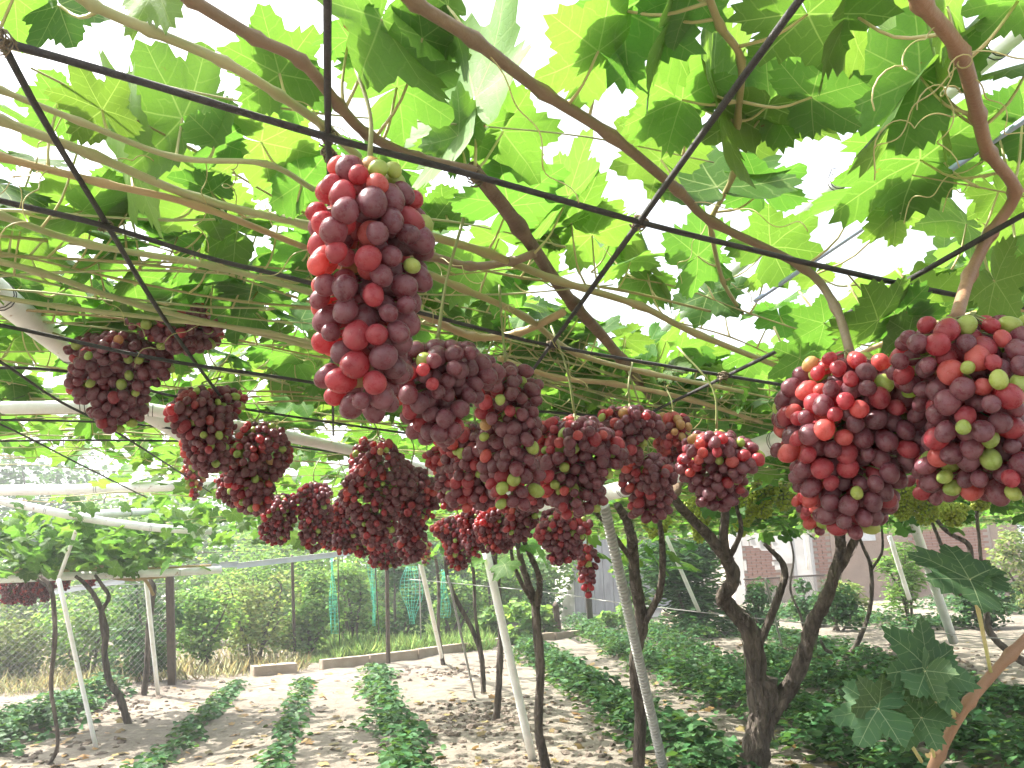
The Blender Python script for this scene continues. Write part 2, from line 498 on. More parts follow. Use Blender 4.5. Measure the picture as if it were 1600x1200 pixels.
def joined_leaves(name, mats_list, mats):
    """many small leaves as one mesh; mats_list = list of 4x4 matrices"""
    Vs, Fs, o = [], [], 0
    A = np.array([[list(r) for r in m] for m in mats_list])
    groups = np.arange(len(A)) % len(FAR)
    for g in range(len(FAR)):
        _, V, uv, Fc = FAR[g]
        S = A[groups == g]
        if not len(S): continue
        W = np.einsum('kij,nj->kni', S[:, :3, :3], V) + S[:, None, :3, 3]
        n = len(V)
        Vs.append(W.reshape(-1, 3))
        Fs.append((Fc[None] + (np.arange(len(S)) * n)[:, None, None] + o).reshape(-1, 3))
        o += len(S) * n
    return fast_mesh(name, np.concatenate(Vs), np.concatenate(Fs), mats, None, None, True)

# ------------------------------------------------------------------ ground
def ground_z(x, y):
    if abs(x) > 14 or y > 32 or y < 1: return 0.0
    z = 0.022 * noise.noise((x * 1.3, y * 1.3, 0)) + 0.020 * noise.noise((x * 4, y * 4, 3)) + 0.006 * noise.noise((x * 11, y * 11, 5))
    return z
def coords(lo, hi, dlo, dhi, step, n_out):
    a = list(np.arange(dlo, dhi, step))
    out_hi = [dhi + (hi - dhi) * (i / n_out) ** 2.2 for i in range(0, n_out + 1)]
    out_lo = [dlo + (lo - dlo) * (i / n_out) ** 2.2 for i in range(1, n_out + 1)][::-1]
    return np.array(out_lo + a + out_hi)
gx = coords(-150, 150, -6, 8, 0.055, 26)
gy = coords(-40, 300, 3.4, 14.5, 0.055, 30)
XX, YY = np.meshgrid(gx, gy)
ZZ = np.array([ground_z(x, y) for x, y in zip(XX.ravel(), YY.ravel())])
nx, ny = len(gx), len(gy)
ii = (np.arange(ny - 1)[:, None] * nx + np.arange(nx - 1)[None]).ravel()
gF = np.stack([ii, ii + 1, ii + nx + 1, ii + nx], 1)
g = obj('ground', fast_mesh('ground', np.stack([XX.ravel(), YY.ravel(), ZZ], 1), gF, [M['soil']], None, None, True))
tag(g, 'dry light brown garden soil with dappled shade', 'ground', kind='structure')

# soil clods turned up under the vines
def clods(name, label, pts):
    mb = MB()
    for (cx, cy, n, sp, sz) in pts:
        for _ in range(int(n * 1.6)):
            x = cx + rng.gauss(0, sp); y = cy + rng.gauss(0, sp * 1.3); r = sz * .55 * rng.uniform(.15, 1.1) ** 1.9
            V = []
            q = rng.uniform(0, 9)
            t = (1 + 5 ** .5) / 2
            ico = [(-1, t, 0), (1, t, 0), (-1, -t, 0), (1, -t, 0), (0, -1, t), (0, 1, t), (0, -1, -t), (0, 1, -t), (t, 0, -1), (t, 0, 1), (-t, 0, -1), (-t, 0, 1)]
            for p in ico:
                f = r / 1.9 * rng.uniform(.65, 1.3)
                V.append(Vector((x + p[0] * f, y + p[1] * f, ground_z(x, y) + r * .08 + p[2] * f * .6)))
            Fc = [(0, 11, 5), (0, 5, 1), (0, 1, 7), (0, 7, 10), (0, 10, 11), (1, 5, 9), (5, 11, 4), (11, 10, 2), (10, 7, 6), (7, 1, 8), (3, 9, 4), (3, 4, 2), (3, 2, 6), (3, 6, 8), (3, 8, 9), (4, 9, 5), (2, 4, 11), (6, 2, 10), (8, 6, 7), (9, 8, 1)]
            mb.add(V, Fc)
    o = obj(name, mb.mesh(name, [M['clod']], False))
    tag(o, label, 'soil clods', kind='stuff')
def gp(px, py): p = G(px, py); return p.x, p.y
clods('soil_clods', 'dark turned soil clods around the vine trunks',
      [(*gp(700, 1050), 110, .30, .06), (*gp(780, 1115), 140, .32, .06), (*gp(745, 1130), 120, .3, .055), (*gp(860, 1170), 160, .35, .05),
       (*gp(190, 1110), 110, .3, .055), (*gp(215, 1085), 80, .3, .06), (*gp(90, 1180), 80, .3, .05), (*gp(1310, 1035), 260, .6, .085), (*gp(1390, 1030), 160, .6, .08),
       (*gp(1100, 1180), 80, .35, .04), (*gp(1250, 1020), 140, .6, .08), (*gp(640, 1180), 60, .5, .03), (*gp(400, 1120), 60, .6, .03), (*gp(520, 1150), 60, .5, .025)])

M['dryleaf'] = mat_leaf('fallen_leaf', (0.26, 0.17, 0.08), (0.30, 0.21, 0.11), (0.25, 0.15, 0.05), 0.2, veins=False, rnd='island', hv=.5)
fl = []
for i in range(900):
    q = G(rng.uniform(-50, 1650), rng.uniform(985, 1215) ** 1.0)
    b = Vector((q.x, q.y, ground_z(q.x, q.y) + .012))
    fl.append(leaf_matrix(b, (rng.gauss(0, 1), rng.gauss(0, 1), .1), (rng.gauss(0, .3), rng.gauss(0, .3), 1), rng.uniform(.015, .05)))
tag(obj('fallen_leaves', joined_leaves('fallen_leaves', fl, [M['dryleaf']])), 'dry brown fallen leaves scattered on the soil', 'fallen leaves', kind='stuff')

# ------------------------------------------------------------------ low crop rows
def leafcloud(name, mats, centers, size, flat=0.5, shape='oval', colw=None):
    """small oval leaflets, 6 faces each; centers list of (pos, normal)"""
    n = len(centers)
    a = np.array([[0, 0, 0], [.45, -.42, .10], [1.0, -.34, .05], [1.35, 0, -.12], [1.0, .34, .05], [.45, .42, .10]], float)
    if shape == 'long':
        a[:, 1] *= .45; a[:, 0] *= 1.25
    if shape == 'blade':
        a = np.array([[0, -.05, 0], [.0, .05, 0], [.9, .04, .1], [1.8, 0, -.05], [.9, -.04, .1], [0, -.05, 0]], float)
    V = np.zeros((n, 6, 3))
    for i, (p, nm, sz) in enumerate(centers):
        an = rng.uniform(0, 6.283)
        if shape == 'blade':
            xd = Vector((nm[0], nm[1], nm[2]))
            x, y, z = frame(xd, (math.cos(an), math.sin(an), 0.1))
        else:
            x, y, z = frame((math.cos(an), math.sin(an), rng.uniform(-.5, .25)), nm)
        Mx = np.array([[x.x, y.x, z.x], [x.y, y.y, z.y], [x.z, y.z, z.z]]) * (size * sz)
        V[i] = a @ Mx.T + np.array(p)
    base = np.array([[0, 1, 2], [0, 2, 3], [0, 3, 4], [0, 4, 5]])
    Fc = (base[None] + (np.arange(n) * 6)[:, None, None]).reshape(-1, 3)
    return fast_mesh(name, V.reshape(-1, 3), Fc, mats, None, None, True)

M['crop'] = mat_leaf('crop_leaf', (0.040, 0.095, 0.038), (0.10, 0.165, 0.08), (0.13, 0.25, 0.04), 0.22, veins=False, rnd='island', rough=0.42, hv=.5)
M['shrub'] = mat_leaf('shrub_leaf', (0.105, 0.185, 0.055), (0.16, 0.25, 0.085), (0.24, 0.40, 0.07), 0.42, veins=False, rnd='island', hv=.5)
M['shrub_dark'] = mat_leaf('dark_shrub_leaf', (0.03, 0.075, 0.03), (0.06, 0.12, 0.05), (0.10, 0.22, 0.04), 0.3, veins=False, rnd='island', hv=.5)
M['shrub_dry'] = mat_leaf('dry_shrub_leaf', (0.15, 0.185, 0.07), (0.20, 0.24, 0.10), (0.30, 0.38, 0.09), 0.35, veins=False, rnd='island', hv=.5)
M['grass'] = mat_leaf('grass_blade', (0.22, 0.30, 0.11), (0.24, 0.32, 0.13), (0.30, 0.44, 0.13), 0.45, veins=False, rnd='island', hv=.4)

def crop_row(label, p0, p1, width, n, h=0.16, sz=0.042):
    a, b = G(*p0), G(*p1)
    d = (b - a); d.z = 0
    side = Vector((-d.y, d.x, 0)).normalized()
    C = []
    # plants in hills along the row
    nh = max(3, int(d.length / 0.2))
    hills = [(i / nh + rng.uniform(-.4, .4) / nh, rng.gauss(0, width * .16), rng.uniform(.6, 1.15)) for i in range(nh)]
    sz *= 1.18; h *= 1.25
    for i in range(int(n * 1.9)):
        t0, s0, q = hills[rng.randrange(nh)]
        u = rng.gauss(0, 1); v = rng.gauss(0, 1)
        rr = math.hypot(u, v)
        off = d.normalized() * (u * .11) + side * (s0 + v * width * .27)
        p = a + d * t0 + off
        hh = h * q * max(.12, 1 - .32 * rr * rr * .5) * rng.uniform(.35, 1.1)
        p.z = ground_z(p.x, p.y) + max(.012, hh)
        nm = (u * .25 + rng.gauss(0, .35), v * .25 + rng.gauss(0, .35) - .15, 1)
        C.append((p, nm, rng.uniform(.55, 1.15)))
    o = obj('strawberry_row', leafcloud('strawberry_row', [M['crop']], C, sz))
    tag(o, label, 'crop row', 'rows of low green crop plants', 'stuff')

crop_row('low green crop row at left edge beside thin curved vine trunk', (-120, 1215), (150, 1088), .42, 1900)
crop_row('narrow green crop row left of the sunlit path', (205, 1235), (372, 1070), .18, 470, .075, .038)
crop_row('thin middle crop row between the two sunlit paths', (418, 1240), (478, 1062), .18, 380, .065, .04)
crop_row('dense crop row leading to the brown fence stake', (640, 1240), (585, 1048), .23, 900, .11)
crop_row('green crop row right of the white leaning post', (1130, 1230), (815, 1012), .36, 3300, .15)
crop_row('dark crop row passing behind the straight vine trunk', (1420, 1230), (905, 985), .42, 4200, .17)
crop_row('shaded crop row at bottom right corner', (1640, 1215), (1190, 1035), .6, 2900, .18)
crop_row('shaded crop row ending under the forked trunk', (1180, 1085), (990, 985), .5, 1700, .17)
crop_row('sunlit crop row in front of the brick house', (1190, 962), (1500, 985), .9, 2200, .2, .05)
crop_row('far crop row at right edge below the pale bush', (1470, 950), (1640, 962), .8, 1100, .22, .055)
crop_row('dark crop row between the Y shaped vine and right edge', (1680, 1130), (1400, 1062), .5, 1500, .15)
crop_row('dark crop row right of the forked trunk, farther back', (1480, 1075), (1220, 1010), .5, 1300, .15)
crop_row('shaded crop row before the low rubble heap', (1300, 1015), (1120, 985), .5, 1100, .15)
crop_row('far crop patch beside the low rubble heap', (900, 978), (1130, 1000), .5, 1300, .18, .045)

# ------------------------------------------------------------------ kerb
kb = empty('kerb', G(640, 1030))
tag(kb, 'low concrete garden kerb crossing behind the crop rows', 'kerb', kind='structure')
kp = [(392, 1056), (462, 1050), (500, 1046), (575, 1038), (650, 1029), (725, 1018), (795, 1006), (865, 1000), (948, 990)]
for i in range(len(kp) - 1):
    if i == 1: continue
    a, b = G(*kp[i]), G(*kp[i + 1])
    d = b - a; c = (a + b) / 2
    mb = MB()
    hh = .10 if i else .085
    boxm(mb, (c.x, c.y, hh / 2 - .01 + rng.uniform(-.008, .008)), d.length / 2 - .008, .055 if i else .11, hh / 2 + .02, math.atan2(d.y, d.x) + rng.uniform(-.01, .01), bev=.012)
    obj('kerb_stone', mb.mesh('kerb_stone', [M['concrete']], False), kb)

# ------------------------------------------------------------------ grass behind the kerb
C = []
for i in range(17000):
    px = rng.uniform(470, 770); lo = 1042 - (px - 470) * .075
    py = lo - abs(rng.gauss(0, 24)) - 4
    p = G(px, max(py, 945)); p.z = 0
    if p.y > 24: continue
    C.append((p, (rng.gauss(0, .55), rng.gauss(0, .55), 1), rng.uniform(.3, 1.5) * (.55 + .6 * abs(noise.noise((p.x * 1.6, p.y * 1.6, 2)))) * (1.15 if px > 520 else .6)))
o = obj('grass_patch', leafcloud('grass_patch', [M['grass']], C, .125, shape='blade'))
tag(o, 'bright green tall grass patch behind the concrete kerb', 'grass', kind='stuff')
C = []
for i in range(3200):
    px = rng.uniform(-60, 480); py = 1090 - (px) * .085 - abs(rng.gauss(0, 28))
    p = G(px, max(py, 975)); p.z = 0
    C.append((p, (rng.gauss(0, .6), rng.gauss(0, .6), .8), rng.uniform(.4, 1.0)))
M['drygrass'] = mat_leaf('dry_grass', (0.33, 0.30, 0.19), (0.33, 0.30, 0.2), (0.40, 0.34, 0.15), 0.35, veins=False, rnd='island', hv=.4)
o = obj('dry_grass_patch', leafcloud('dry_grass_patch', [M['drygrass']], C, .13, shape='blade'))
tag(o, 'dry straw coloured grass along the mesh fence at left', 'grass', kind='stuff')

# ------------------------------------------------------------------ shrubs and trees behind
def bush(name, label, cat, cx, d, ytop, hw, mat, n, leaf=.05, zb=0.0, shape='oval', group=None, stems=4, barkm='brown_post', lobes=9):
    """base on the ground at depth d under pixel column cx; ytop = pixel of the top"""
    top = PD(cx, ytop, d)
    ht = max(.25, top.z)
    c = Vector((top.x, top.y, 0))
    w = hw / FPX * d
    e = empty(name, c)
    tag(e, label, cat, group)
    mb = MB()
    cl = []
    for i in range(lobes):
        a = rng.uniform(0, 6.283); q = rng.uniform(.15, .85)
        zc = zb + (ht - zb) * (rng.uniform(.15, .82))
        k = 1 - .45 * abs(zc / ht - .45)
        lc = Vector((c.x + math.cos(a) * w * q * k, c.y + math.sin(a) * w * q * .8 * k, zc))
        cl.append((lc, rng.uniform(.34, .6) * min(w, ht * .7)))
    for i in range(stems):
        lc, r = cl[i % lobes]
        st = c + Vector((rng.uniform(-.15, .15) * w, rng.uniform(-.15, .15) * w, -.03))
        mid = st.lerp(lc, .5) + Vector((rng.uniform(-.1, .1) * w, 0, 0))
        r0 = .012 + ht * .012
        tube(mb, [st, mid, lc, lc + Vector((rng.uniform(-.2, .2), 0, r * .7))], [r0, r0 * .7, r0 * .4, r0 * .15], 6, 4, rough=.2)
    C = []
    for i in range(n):
        lc, r = cl[rng.randrange(lobes)]
        v = Vector((rng.gauss(0, 1), rng.gauss(0, 1), rng.gauss(0, 1))).normalized()
        rad = r * rng.uniform(.55, 1.12) * (1 + .35 * noise.noise(v * 2.2 + lc))
        p = lc + v * rad
        if p.z < .03: p.z = rng.uniform(.02, .2)
        nm = v + Vector((rng.gauss(0, .5), rng.gauss(0, .5), .5 + rng.gauss(0, .4)))
        C.append((p, nm, rng.uniform(.55, 1.3)))
    obj('crown', leafcloud('crown', [mat], C, leaf, shape=shape), e)
    obj('trunk' if cat == 'tree' else 'stem', mb.mesh('stems', [M[barkm]]), e)
    return e

FT = 'trees far behind the garden'
bush('background_tree', 'dark bluish green tree at far left behind the white pipes', 'tree', 40, 22, 665, 150, M['shrub_dark'], 7000, .11, group=FT, lobes=14)
bush('background_tree', 'mid green tree above the lower left pergola canopy', 'tree', 235, 20, 735, 120, M['shrub'], 5500, .10, group=FT, lobes=12)
bush('background_tree', 'dark round tree just left of the galvanised bar end', 'tree', 345, 24, 765, 120, M['shrub_dark'], 5500, .10, group=FT, lobes=12)
bush('background_tree', 'light green tree above the middle of the galvanised bar', 'tree', 450, 17, 775, 100, M['shrub'], 5500, .09, group=FT, lobes=12)
bush('background_tree', 'dense green tree behind the green netting strips', 'tree', 570, 19, 790, 110, M['shrub'], 5500, .09, group=FT, lobes=12)
bush('background_tree', 'shady tree behind the leaning post with vine trunk', 'tree', 690, 20, 790, 110, M['shrub_dark'], 5500, .09, group=FT, lobes=12)
bush('background_tree', 'green tree directly left of the white shed', 'tree', 815, 17.5, 800, 80, M['shrub'], 5000, .085, group=FT, lobes=12)
bush('background_tree', 'tall tree rising behind the white shed', 'tree', 985, 27, 720, 150, M['shrub'], 5500, .13, group=FT, lobes=14)
bush('background_tree', 'leafy tree rising behind the brick house', 'tree', 1330, 31, 700, 200, M['shrub'], 6000, .15, group=FT, lobes=14)
bush('background_tree', 'tree behind the right end of the brick house', 'tree', 1640, 30, 690, 180, M['shrub_dark'], 5000, .15, group=FT, lobes=12)
FS = 'bushes along the back fence'
bush('fence_bush', 'dull green bush behind the mesh at the left edge', 'bush', 30, 9.6, 935, 80, M['shrub_dry'], 2600, .045, group=FS)
bush('fence_bush', 'leafy bush behind the twin twisted trunks', 'bush', 150, 9.9, 918, 70, M['shrub'], 2600, .045, group=FS)
bush('fence_bush', 'dark stemmed bush beside the dark square post', 'bush', 232, 9.0, 905, 55, M['shrub_dark'], 2200, .045, group=FS, stems=9)
bush('fence_bush', 'sunny bush just right of the dark square post', 'bush', 325, 10.2, 900, 65, M['shrub'], 2800, .045, group=FS)
bush('fence_bush', 'yellowing bush under the galvanised bar', 'bush', 405, 10.8, 895, 60, M['shrub_dry'], 2600, .045, group=FS)
bush('fence_bush', 'bush between thin fence pole and first netting strip', 'bush', 485, 11.3, 872, 52, M['shrub'], 2800, .05, group=FS)
bush('fence_bush', 'bush between the two green netting strips', 'bush', 552, 12.0, 868, 46, M['shrub'], 2600, .05, group=FS)
bush('fence_bush', 'shaded bush right behind the brown fence stake', 'bush', 625, 12.8, 865, 52, M['shrub_dark'], 2600, .05, group=FS)
bush('fence_bush', 'bush seen left of the far leaning post', 'bush', 700, 13.6, 860, 45, M['shrub'], 2600, .05, group=FS)
bush('fence_bush', 'bush behind the tall leaning white post', 'bush', 770, 14.2, 855, 45, M['shrub'], 2600, .05, group=FS)
bush('fence_bush', 'bush touching the left wall of the white shed', 'bush', 832, 15.0, 850, 38, M['shrub_dark'], 2200, .05, group=FS)
HB = 'tall hedge bushes behind the fence'
for lb, cx, d, yt, hw, mt, n in (('pale hedge behind the left mesh, leftmost', -10, 13.5, 868, 110, 'shrub', 3600), ('hedge bush behind the twin trunks, farther back', 130, 14, 862, 100, 'shrub', 3600), ('hedge bush filling the gap right of the dark post', 270, 14.5, 852, 100, 'shrub', 3800),
        ('yellow green hedge rising above the galvanised bar', 385, 14, 842, 90, 'shrub', 3800), ('hedge bush above the right half of the galvanised bar', 490, 15, 838, 85, 'shrub', 3800), ('hedge bush behind the second netting strip', 590, 16, 840, 80, 'shrub', 3600),
        ('dark hedge bush behind the far leaning post', 675, 16.5, 840, 75, 'shrub_dark', 3400), ('hedge bush seen between the white posts', 755, 17, 838, 75, 'shrub', 3400)):
    bush('hedge_bush', lb, 'hedge', cx, d, yt, hw, M[mt], n, .06, group=HB, lobes=14)
PP = 'broad leaved plants beyond the kerb'
bush('potato_plant', 'broad leaved plant beyond the kerb, leftmost of three', 'plant', 762, 12.6, 945, 28, M['shrub'], 420, .085, group=PP, lobes=5)
bush('potato_plant', 'broad leaved plant beyond the kerb, middle of three', 'plant', 805, 12.2, 940, 30, M['shrub'], 480, .085, group=PP, lobes=5)
bush('potato_plant', 'broad leaved plant beyond the kerb, nearest the shed', 'plant', 848, 12.8, 945, 24, M['shrub'], 380, .085, group=PP, lobes=5)
bush('potato_plant', 'leafy plant at the foot of the plank wall', 'plant', 945, 13.8, 948, 40, M['shrub'], 420, .07, group=PP, lobes=5)
bush('climber_mass', 'dark hanging climber mass between shed and brick house', 'climber', 1075, 13.0, 800, 72, M['shrub_dark'], 5200, .09, shape='long', lobes=12)
bush('climber_mass', 'bright leafy climber on the corner of the shed', 'climber', 985, 14.5, 830, 26, M['shrub'], 1600, .07, lobes=9)
bush('garden_bush', 'green bush in front of the brown wall by leaning pole', 'bush', 1405, 13.0, 838, 36, M['shrub'], 1700, .06, shape='long')
bush('garden_bush', 'pale bush at the right edge by the wall end', 'bush', 1592, 14.5, 775, 52, M['shrub_dry'], 2600, .06)
bush('garden_bush', 'low dark bush against the wire mesh panel', 'bush', 1262, 13.5, 902, 32, M['shrub_dark'], 1000, .055)
bush('garden_bush', 'dark bush added for shade behind the small Y shaped vine', 'bush', 1300, 12.5, 905, 40, M['shrub_dark'], 1300, .05)  # this and the next two: dark-leaved bushes added to darken the background
bush('garden_bush', 'dark bush added for shade at right behind the thick white post', 'bush', 1520, 12.0, 880, 46, M['shrub_dark'], 1700, .055)
bush('garden_bush', 'dark bush added for shade between the mesh panel and the forked trunk', 'bush', 1180, 12.6, 900, 36, M['shrub_dark'], 1200, .05)
bush('garden_bush', 'tuft of grey green stalks by the brown wall foot', 'bush', 1325, 14.5, 885, 28, M['shrub_dry'], 500, .09, shape='long')

# ------------------------------------------------------------------ buildings
def local_frame(pc, d, yaw_off=0.0):
    p = PD(pc, 900, d); p.z = 0
    a = -YAW + yaw_off
    return p, Vector((math.cos(a), math.sin(a), 0)), Vector((-math.sin(a), math.cos(a), 0)), a
# white shed: narrow lit face to the left, plank wall to the right
p, ex, ey, a = local_frame(896, 17.2, .28)
shed = empty('garden_shed', p)
tag(shed, 'small white shed with lit left wall and shade-grey plank front', 'shed')
mb = MB()
c = p + ex * 1.25 + ey * .9
boxm(mb, (c.x, c.y, 1.45), 1.25, .85, 1.45, a)
obj('wall', mb.mesh('wall', [M['whitewall']], False), shed)
mb = MB()
c = p + ex * 1.25 + ey * .9
boxm(mb, (c.x, c.y, 2.96), 1.45, 1.05, .05, a, bev=.02)
obj('roof', mb.mesh('roof', [M['frame']], False), shed)
for i in range(11):
    c = p + ex * (.12 + i * .218) + ey * .035
    mb = MB(); boxm(mb, (c.x, c.y, 1.33 + rng.uniform(-.02, .02)), .102, .013, 1.22, a + rng.uniform(-.006, .006))
    obj('plank', mb.mesh('plank', [M['plank']], False), shed)
# brick house on the right
p, ex, ey, a = local_frame(1148, 22.0, -.02)
house = empty('brick_house', p)
tag(house, 'long low house with whitewashed end, bare brick patches and brown render', 'house')
def wall_part(name, x0, x1, z0, z1, off, mat, thick=.12):
    mb = MB(); c = p + ex * ((x0 + x1) / 2) + ey * (off + thick)
    boxm(mb, (c.x, c.y, (z0 + z1) / 2), (x1 - x0) / 2, thick, (z1 - z0) / 2, a)
    return obj(name, mb.mesh(name, [M[mat]], False), house)
wall_part('wall', 0, 7.6, -.05, 3.4, .16, 'mortar', 2.0)
wall_part('white_plaster', -.02, .28, 0, 3.4, .10, 'whitewall', .03)
wall_part('white_plaster', .28, 1.18, 1.62, 3.4, .10, 'whitewall', .03)
wall_part('white_plaster', 1.18, 1.62, 1.0, 3.4, .10, 'whitewall', .03)
wall_part('brown_render', 2.65, 4.7, 0, 3.4, .10, 'stucco', .03)
wall_part('brown_render', 4.7, 6.9, 0, .82, .10, 'stucco', .03)
wall_part('brown_render', 4.7, 6.9, 1.95, 3.4, .10, 'stucco', .03)
wall_part('brown_render', 6.9, 7.6, 0, 3.4, .10, 'stucco', .03)
# ragged plaster lumps round the patch
mb = MB()
for i in range(26):
    x = rng.uniform(.25, 1.25); z = 1.6 + rng.uniform(-.14, .05) if rng.random() < .6 else rng.uniform(.9, 1.6)
    if z < 1.45: x = rng.choice((.3, 1.2)) + rng.uniform(-.06, .06)
    c = p + ex * x + ey * (.125)
    boxm(mb, (c.x, c.y, z), rng.uniform(.04, .12), .028, rng.uniform(.04, .13), a, bev=.02)
obj('broken_plaster', mb.mesh('broken_plaster', [M['whitewall']], False), house)
d_ = wall_part('door', 1.66, 2.08, .05, 2.0, .08, 'whitewall', .03)
for x0, x1, z0, z1 in ((1.60, 1.67, .05, 2.1), (2.08, 2.15, .05, 2.1), (1.60, 2.15, 2.1, 2.18)):
    f = wall_part('door_frame', x0, x1, z0, z1, .05, 'frame', .05); f.parent = d_; f.matrix_parent_inverse = Matrix.Identity(4)
bm = MB(); boxm(bm, (0, 0, 0), .118, .03, .031, 0, bev=.006)
brick_me = bm.mesh('brick', [M['brick']], False)
def bricks(x0, x1, z0, z1):
    r = 0
    z = z0
    while z < z1:
        x = x0 + (.125 if r % 2 else 0)
        while x < x1:
            c = p + ex * x + ey * (.155 + rng.uniform(-.01, .008))
            b = obj('brick', brick_me, house)
            b.location = (c.x, c.y, z); b.rotation_euler = (0, 0, a + rng.uniform(-.02, .02))
            x += .25
        z += .074; r += 1
bricks(.38, 1.2, .45, 1.58)
bricks(2.28, 2.56, .08, 2.6)
bricks(4.83, 6.8, .86, 1.92)
M['brick_dull'] = mat_plain('dull_brick', (0.27, 0.15, 0.11), (0.22, 0.14, 0.11), 3, 0.9, 0.6, 30, 0.01)
M['roof_sheet'] = mat_plain('grey_roof', (0.30, 0.27, 0.25), (0.22, 0.20, 0.19), 2, .8, .3)
mb = MB(); c = p + ex * 3.8 + ey * 2.2
boxm(mb, (c.x, c.y, 3.48), 4.1, 2.3, .07, a, bev=.02)
obj('roof', mb.mesh('roof', [M['roof_sheet']], False), house)
mb = MB(); c = p + ex * 3.55 + ey * .09
boxm(mb, (c.x, c.y, 1.62), .28, .03, .10, a)
obj('number_plate', mb.mesh('number_plate', [M['galv']], False), house)
# rubble heap of bricks and stones
e = empty('rubble_heap', G(1085, 975))
tag(e, 'heap of broken bricks and stones under the dark climber', 'rubble')
for i in range(46):
    q = G(rng.uniform(1040, 1135), rng.uniform(955, 985))
    mb = MB(); boxm(mb, (0, 0, 0), .11 * rng.uniform(.6, 1.3), .07, .05 * rng.uniform(.7, 1.4), 0, bev=.02)
    o = obj('stone', mb.mesh('stone', [M['concrete'] if rng.random() < .6 else M['mortar']], False), e)
    o.location = (q.x, q.y, rng.uniform(.03, .22)); o.rotation_euler = (rng.uniform(-.4, .4), rng.uniform(-.4, .4), rng.uniform(0, 3))
# wire mesh panel
def mesh_panel(name, label, cat, q0, q1, z0, z1, step, r, mat, frame_r=0.0):
    a0, b0 = G(*q0), G(*q1)
    e = empty(name, a0); tag(e, label, cat)
    d = b0 - a0; L = d.length; u = d.normalized(); H = z1 - z0
    mb = MB()
    k = -H
    while k < L:
        for s in (1, -1):
            t0, t1 = max(0, k), min(L, k + H)
            za, zb = (t0 - k), (t1 - k)
            if s < 0: za, zb = H - za, H - zb
            if t1 - t0 > .02:
                tube(mb, [a0 + u * t0 + Vector((0, 0, z0 + za)), a0 + u * t1 + Vector((0, 0, z0 + zb))], r, 3, 1)
        k += step
    tag(obj('mesh', mb.mesh('mesh', [M[mat]]), e), kind='stuff')
    mb = MB()
    for z in (z0, z1):
        tube(mb, [a0 + Vector((0, 0, z)), b0 + Vector((0, 0, z))], max(r * 1.6, frame_r), 6, 1)
    obj('rail', mb.mesh('rail', [M[mat]]), e)
    return e
mesh_panel('wire_mesh_panel', 'dark diamond wire mesh panel leaning before the brick house', 'fence panel', (1168, 963), (1295, 950), .02, .72, .07, .006, 'brown_post', .02)
mesh_panel('chain_link_fence', 'pale chain link fence along the left garden edge', 'fence', (-90, 1112), (268, 1070), .02, 1.02, .06, .0009, 'thinwire', .004)

# ------------------------------------------------------------------ back fence
def post(name, label, cat, p0, p1, d0, d1, r0, r1, mat, group=None, rough=.1, seg=8, square=False):
    a0, b0 = PD(*p0, d0), PD(*p1, d1)
    mb = MB(); tube(mb, [b0, b0.lerp(a0, .5), a0], [r1, (r0 + r1) / 2, r0], 4 if square else seg, 3, rough=rough)
    o = obj(name, mb.mesh(name, [M[mat]], not square)); tag(o, label, cat, group)
    return o
def dground(px, py): return depth(G(px, py))
FP = 'back fence posts'
post('fence_post', 'dark square wooden fence post under the galvanised bar end', 'post', (265, 892), (269, 1072), 8.35, dground(269, 1072), .05, .052, 'brown_post', FP, .02, square=True)
post('fence_post', 'thin dark fence pole under the middle of the galvanised bar', 'post', (456, 868), (461, 1030), 10.0, dground(461, 1030), .018, .02, 'brown_post', FP)
post('fence_post', 'brown wooden stake at the end of the dense crop row', 'post', (604, 860), (607, 1038), 9.5, dground(607, 1038), .022, .026, 'brown_post', FP)
post('fence_post', 'slim metal stake between grass and leaning post', 'post', (655, 880), (658, 1018), 10.4, dground(658, 1018), .008, .009, 'thinwire', FP)
post('fence_post', 'short dark stake in front of the shed planks', 'post', (914, 860), (923, 985), 12.0, dground(923, 985), .05, .05, 'brown_post', FP)
post('fence_post', 'stubby dark stake with side brace beside the kerb', 'post', (868, 945), (873, 990), 12.0, dground(873, 990), .045, .05, 'brown_post', FP)
post('fence_post', 'thin wire stake near the brown kerb block', 'post', (388, 1008), (391, 1045), 9.4, dground(391, 1045), .006, .007, 'thinwire', FP)
post('fence_post', 'thin stake rising through the sunny bushes', 'post', (528, 870), (531, 1025), 10.0, dground(531, 1025), .007, .008, 'brown_post', FP)
post('fence_post', 'thin stake right of the second netting strip', 'post', (586, 880), (594, 1022), 10.3, dground(594, 1022), .007, .008, 'brown_post', FP)
# galvanised channel bar: web and two lips, in two lengths
def bar(label, q0, q1, d0, d1):
    a0, b0 = PD(*q0, d0), PD(*q1, d1)
    u = (b0 - a0).normalized(); w = Vector((0, 0, 1)); n = u.cross(w).normalized()
    mb = MB(); th = .03; dp = .035; t = .004
    prof = [(0, th), (dp, th), (dp, th - t), (t, th - t), (t, -th + t), (dp, -th + t), (dp, -th), (0, -th)]
    V = [q + n * x + w * z for q in (a0, b0) for x, z in prof]
    m = len(prof)
    Fc = [(k, (k + 1) % m, m + (k + 1) % m, m + k) for k in range(m)]
    Fc += [(0, 1, 2, 3), (0, 3, 4, 7), (4, 5, 6, 7), (m + 3, m + 2, m + 1, m), (m + 7, m + 4, m + 3, m), (m + 7, m + 6, m + 5, m + 4)]
    mb.add(V, Fc)
    o = obj('fence_bar', mb.mesh('fence_bar', [M['galv']], False)); tag(o, label, 'bar', 'galvanised fence bars')
bar('galvanised channel bar resting on the dark square post', (246, 890), (372, 881), 8.3, 9.0)
bar('galvanised channel bar length behind the far grape clusters', (370, 884), (545, 864), 8.95, 10.2)
bar('pale channel bar behind the lower left pergola', (85, 925), (195, 907), 8.9, 8.8)
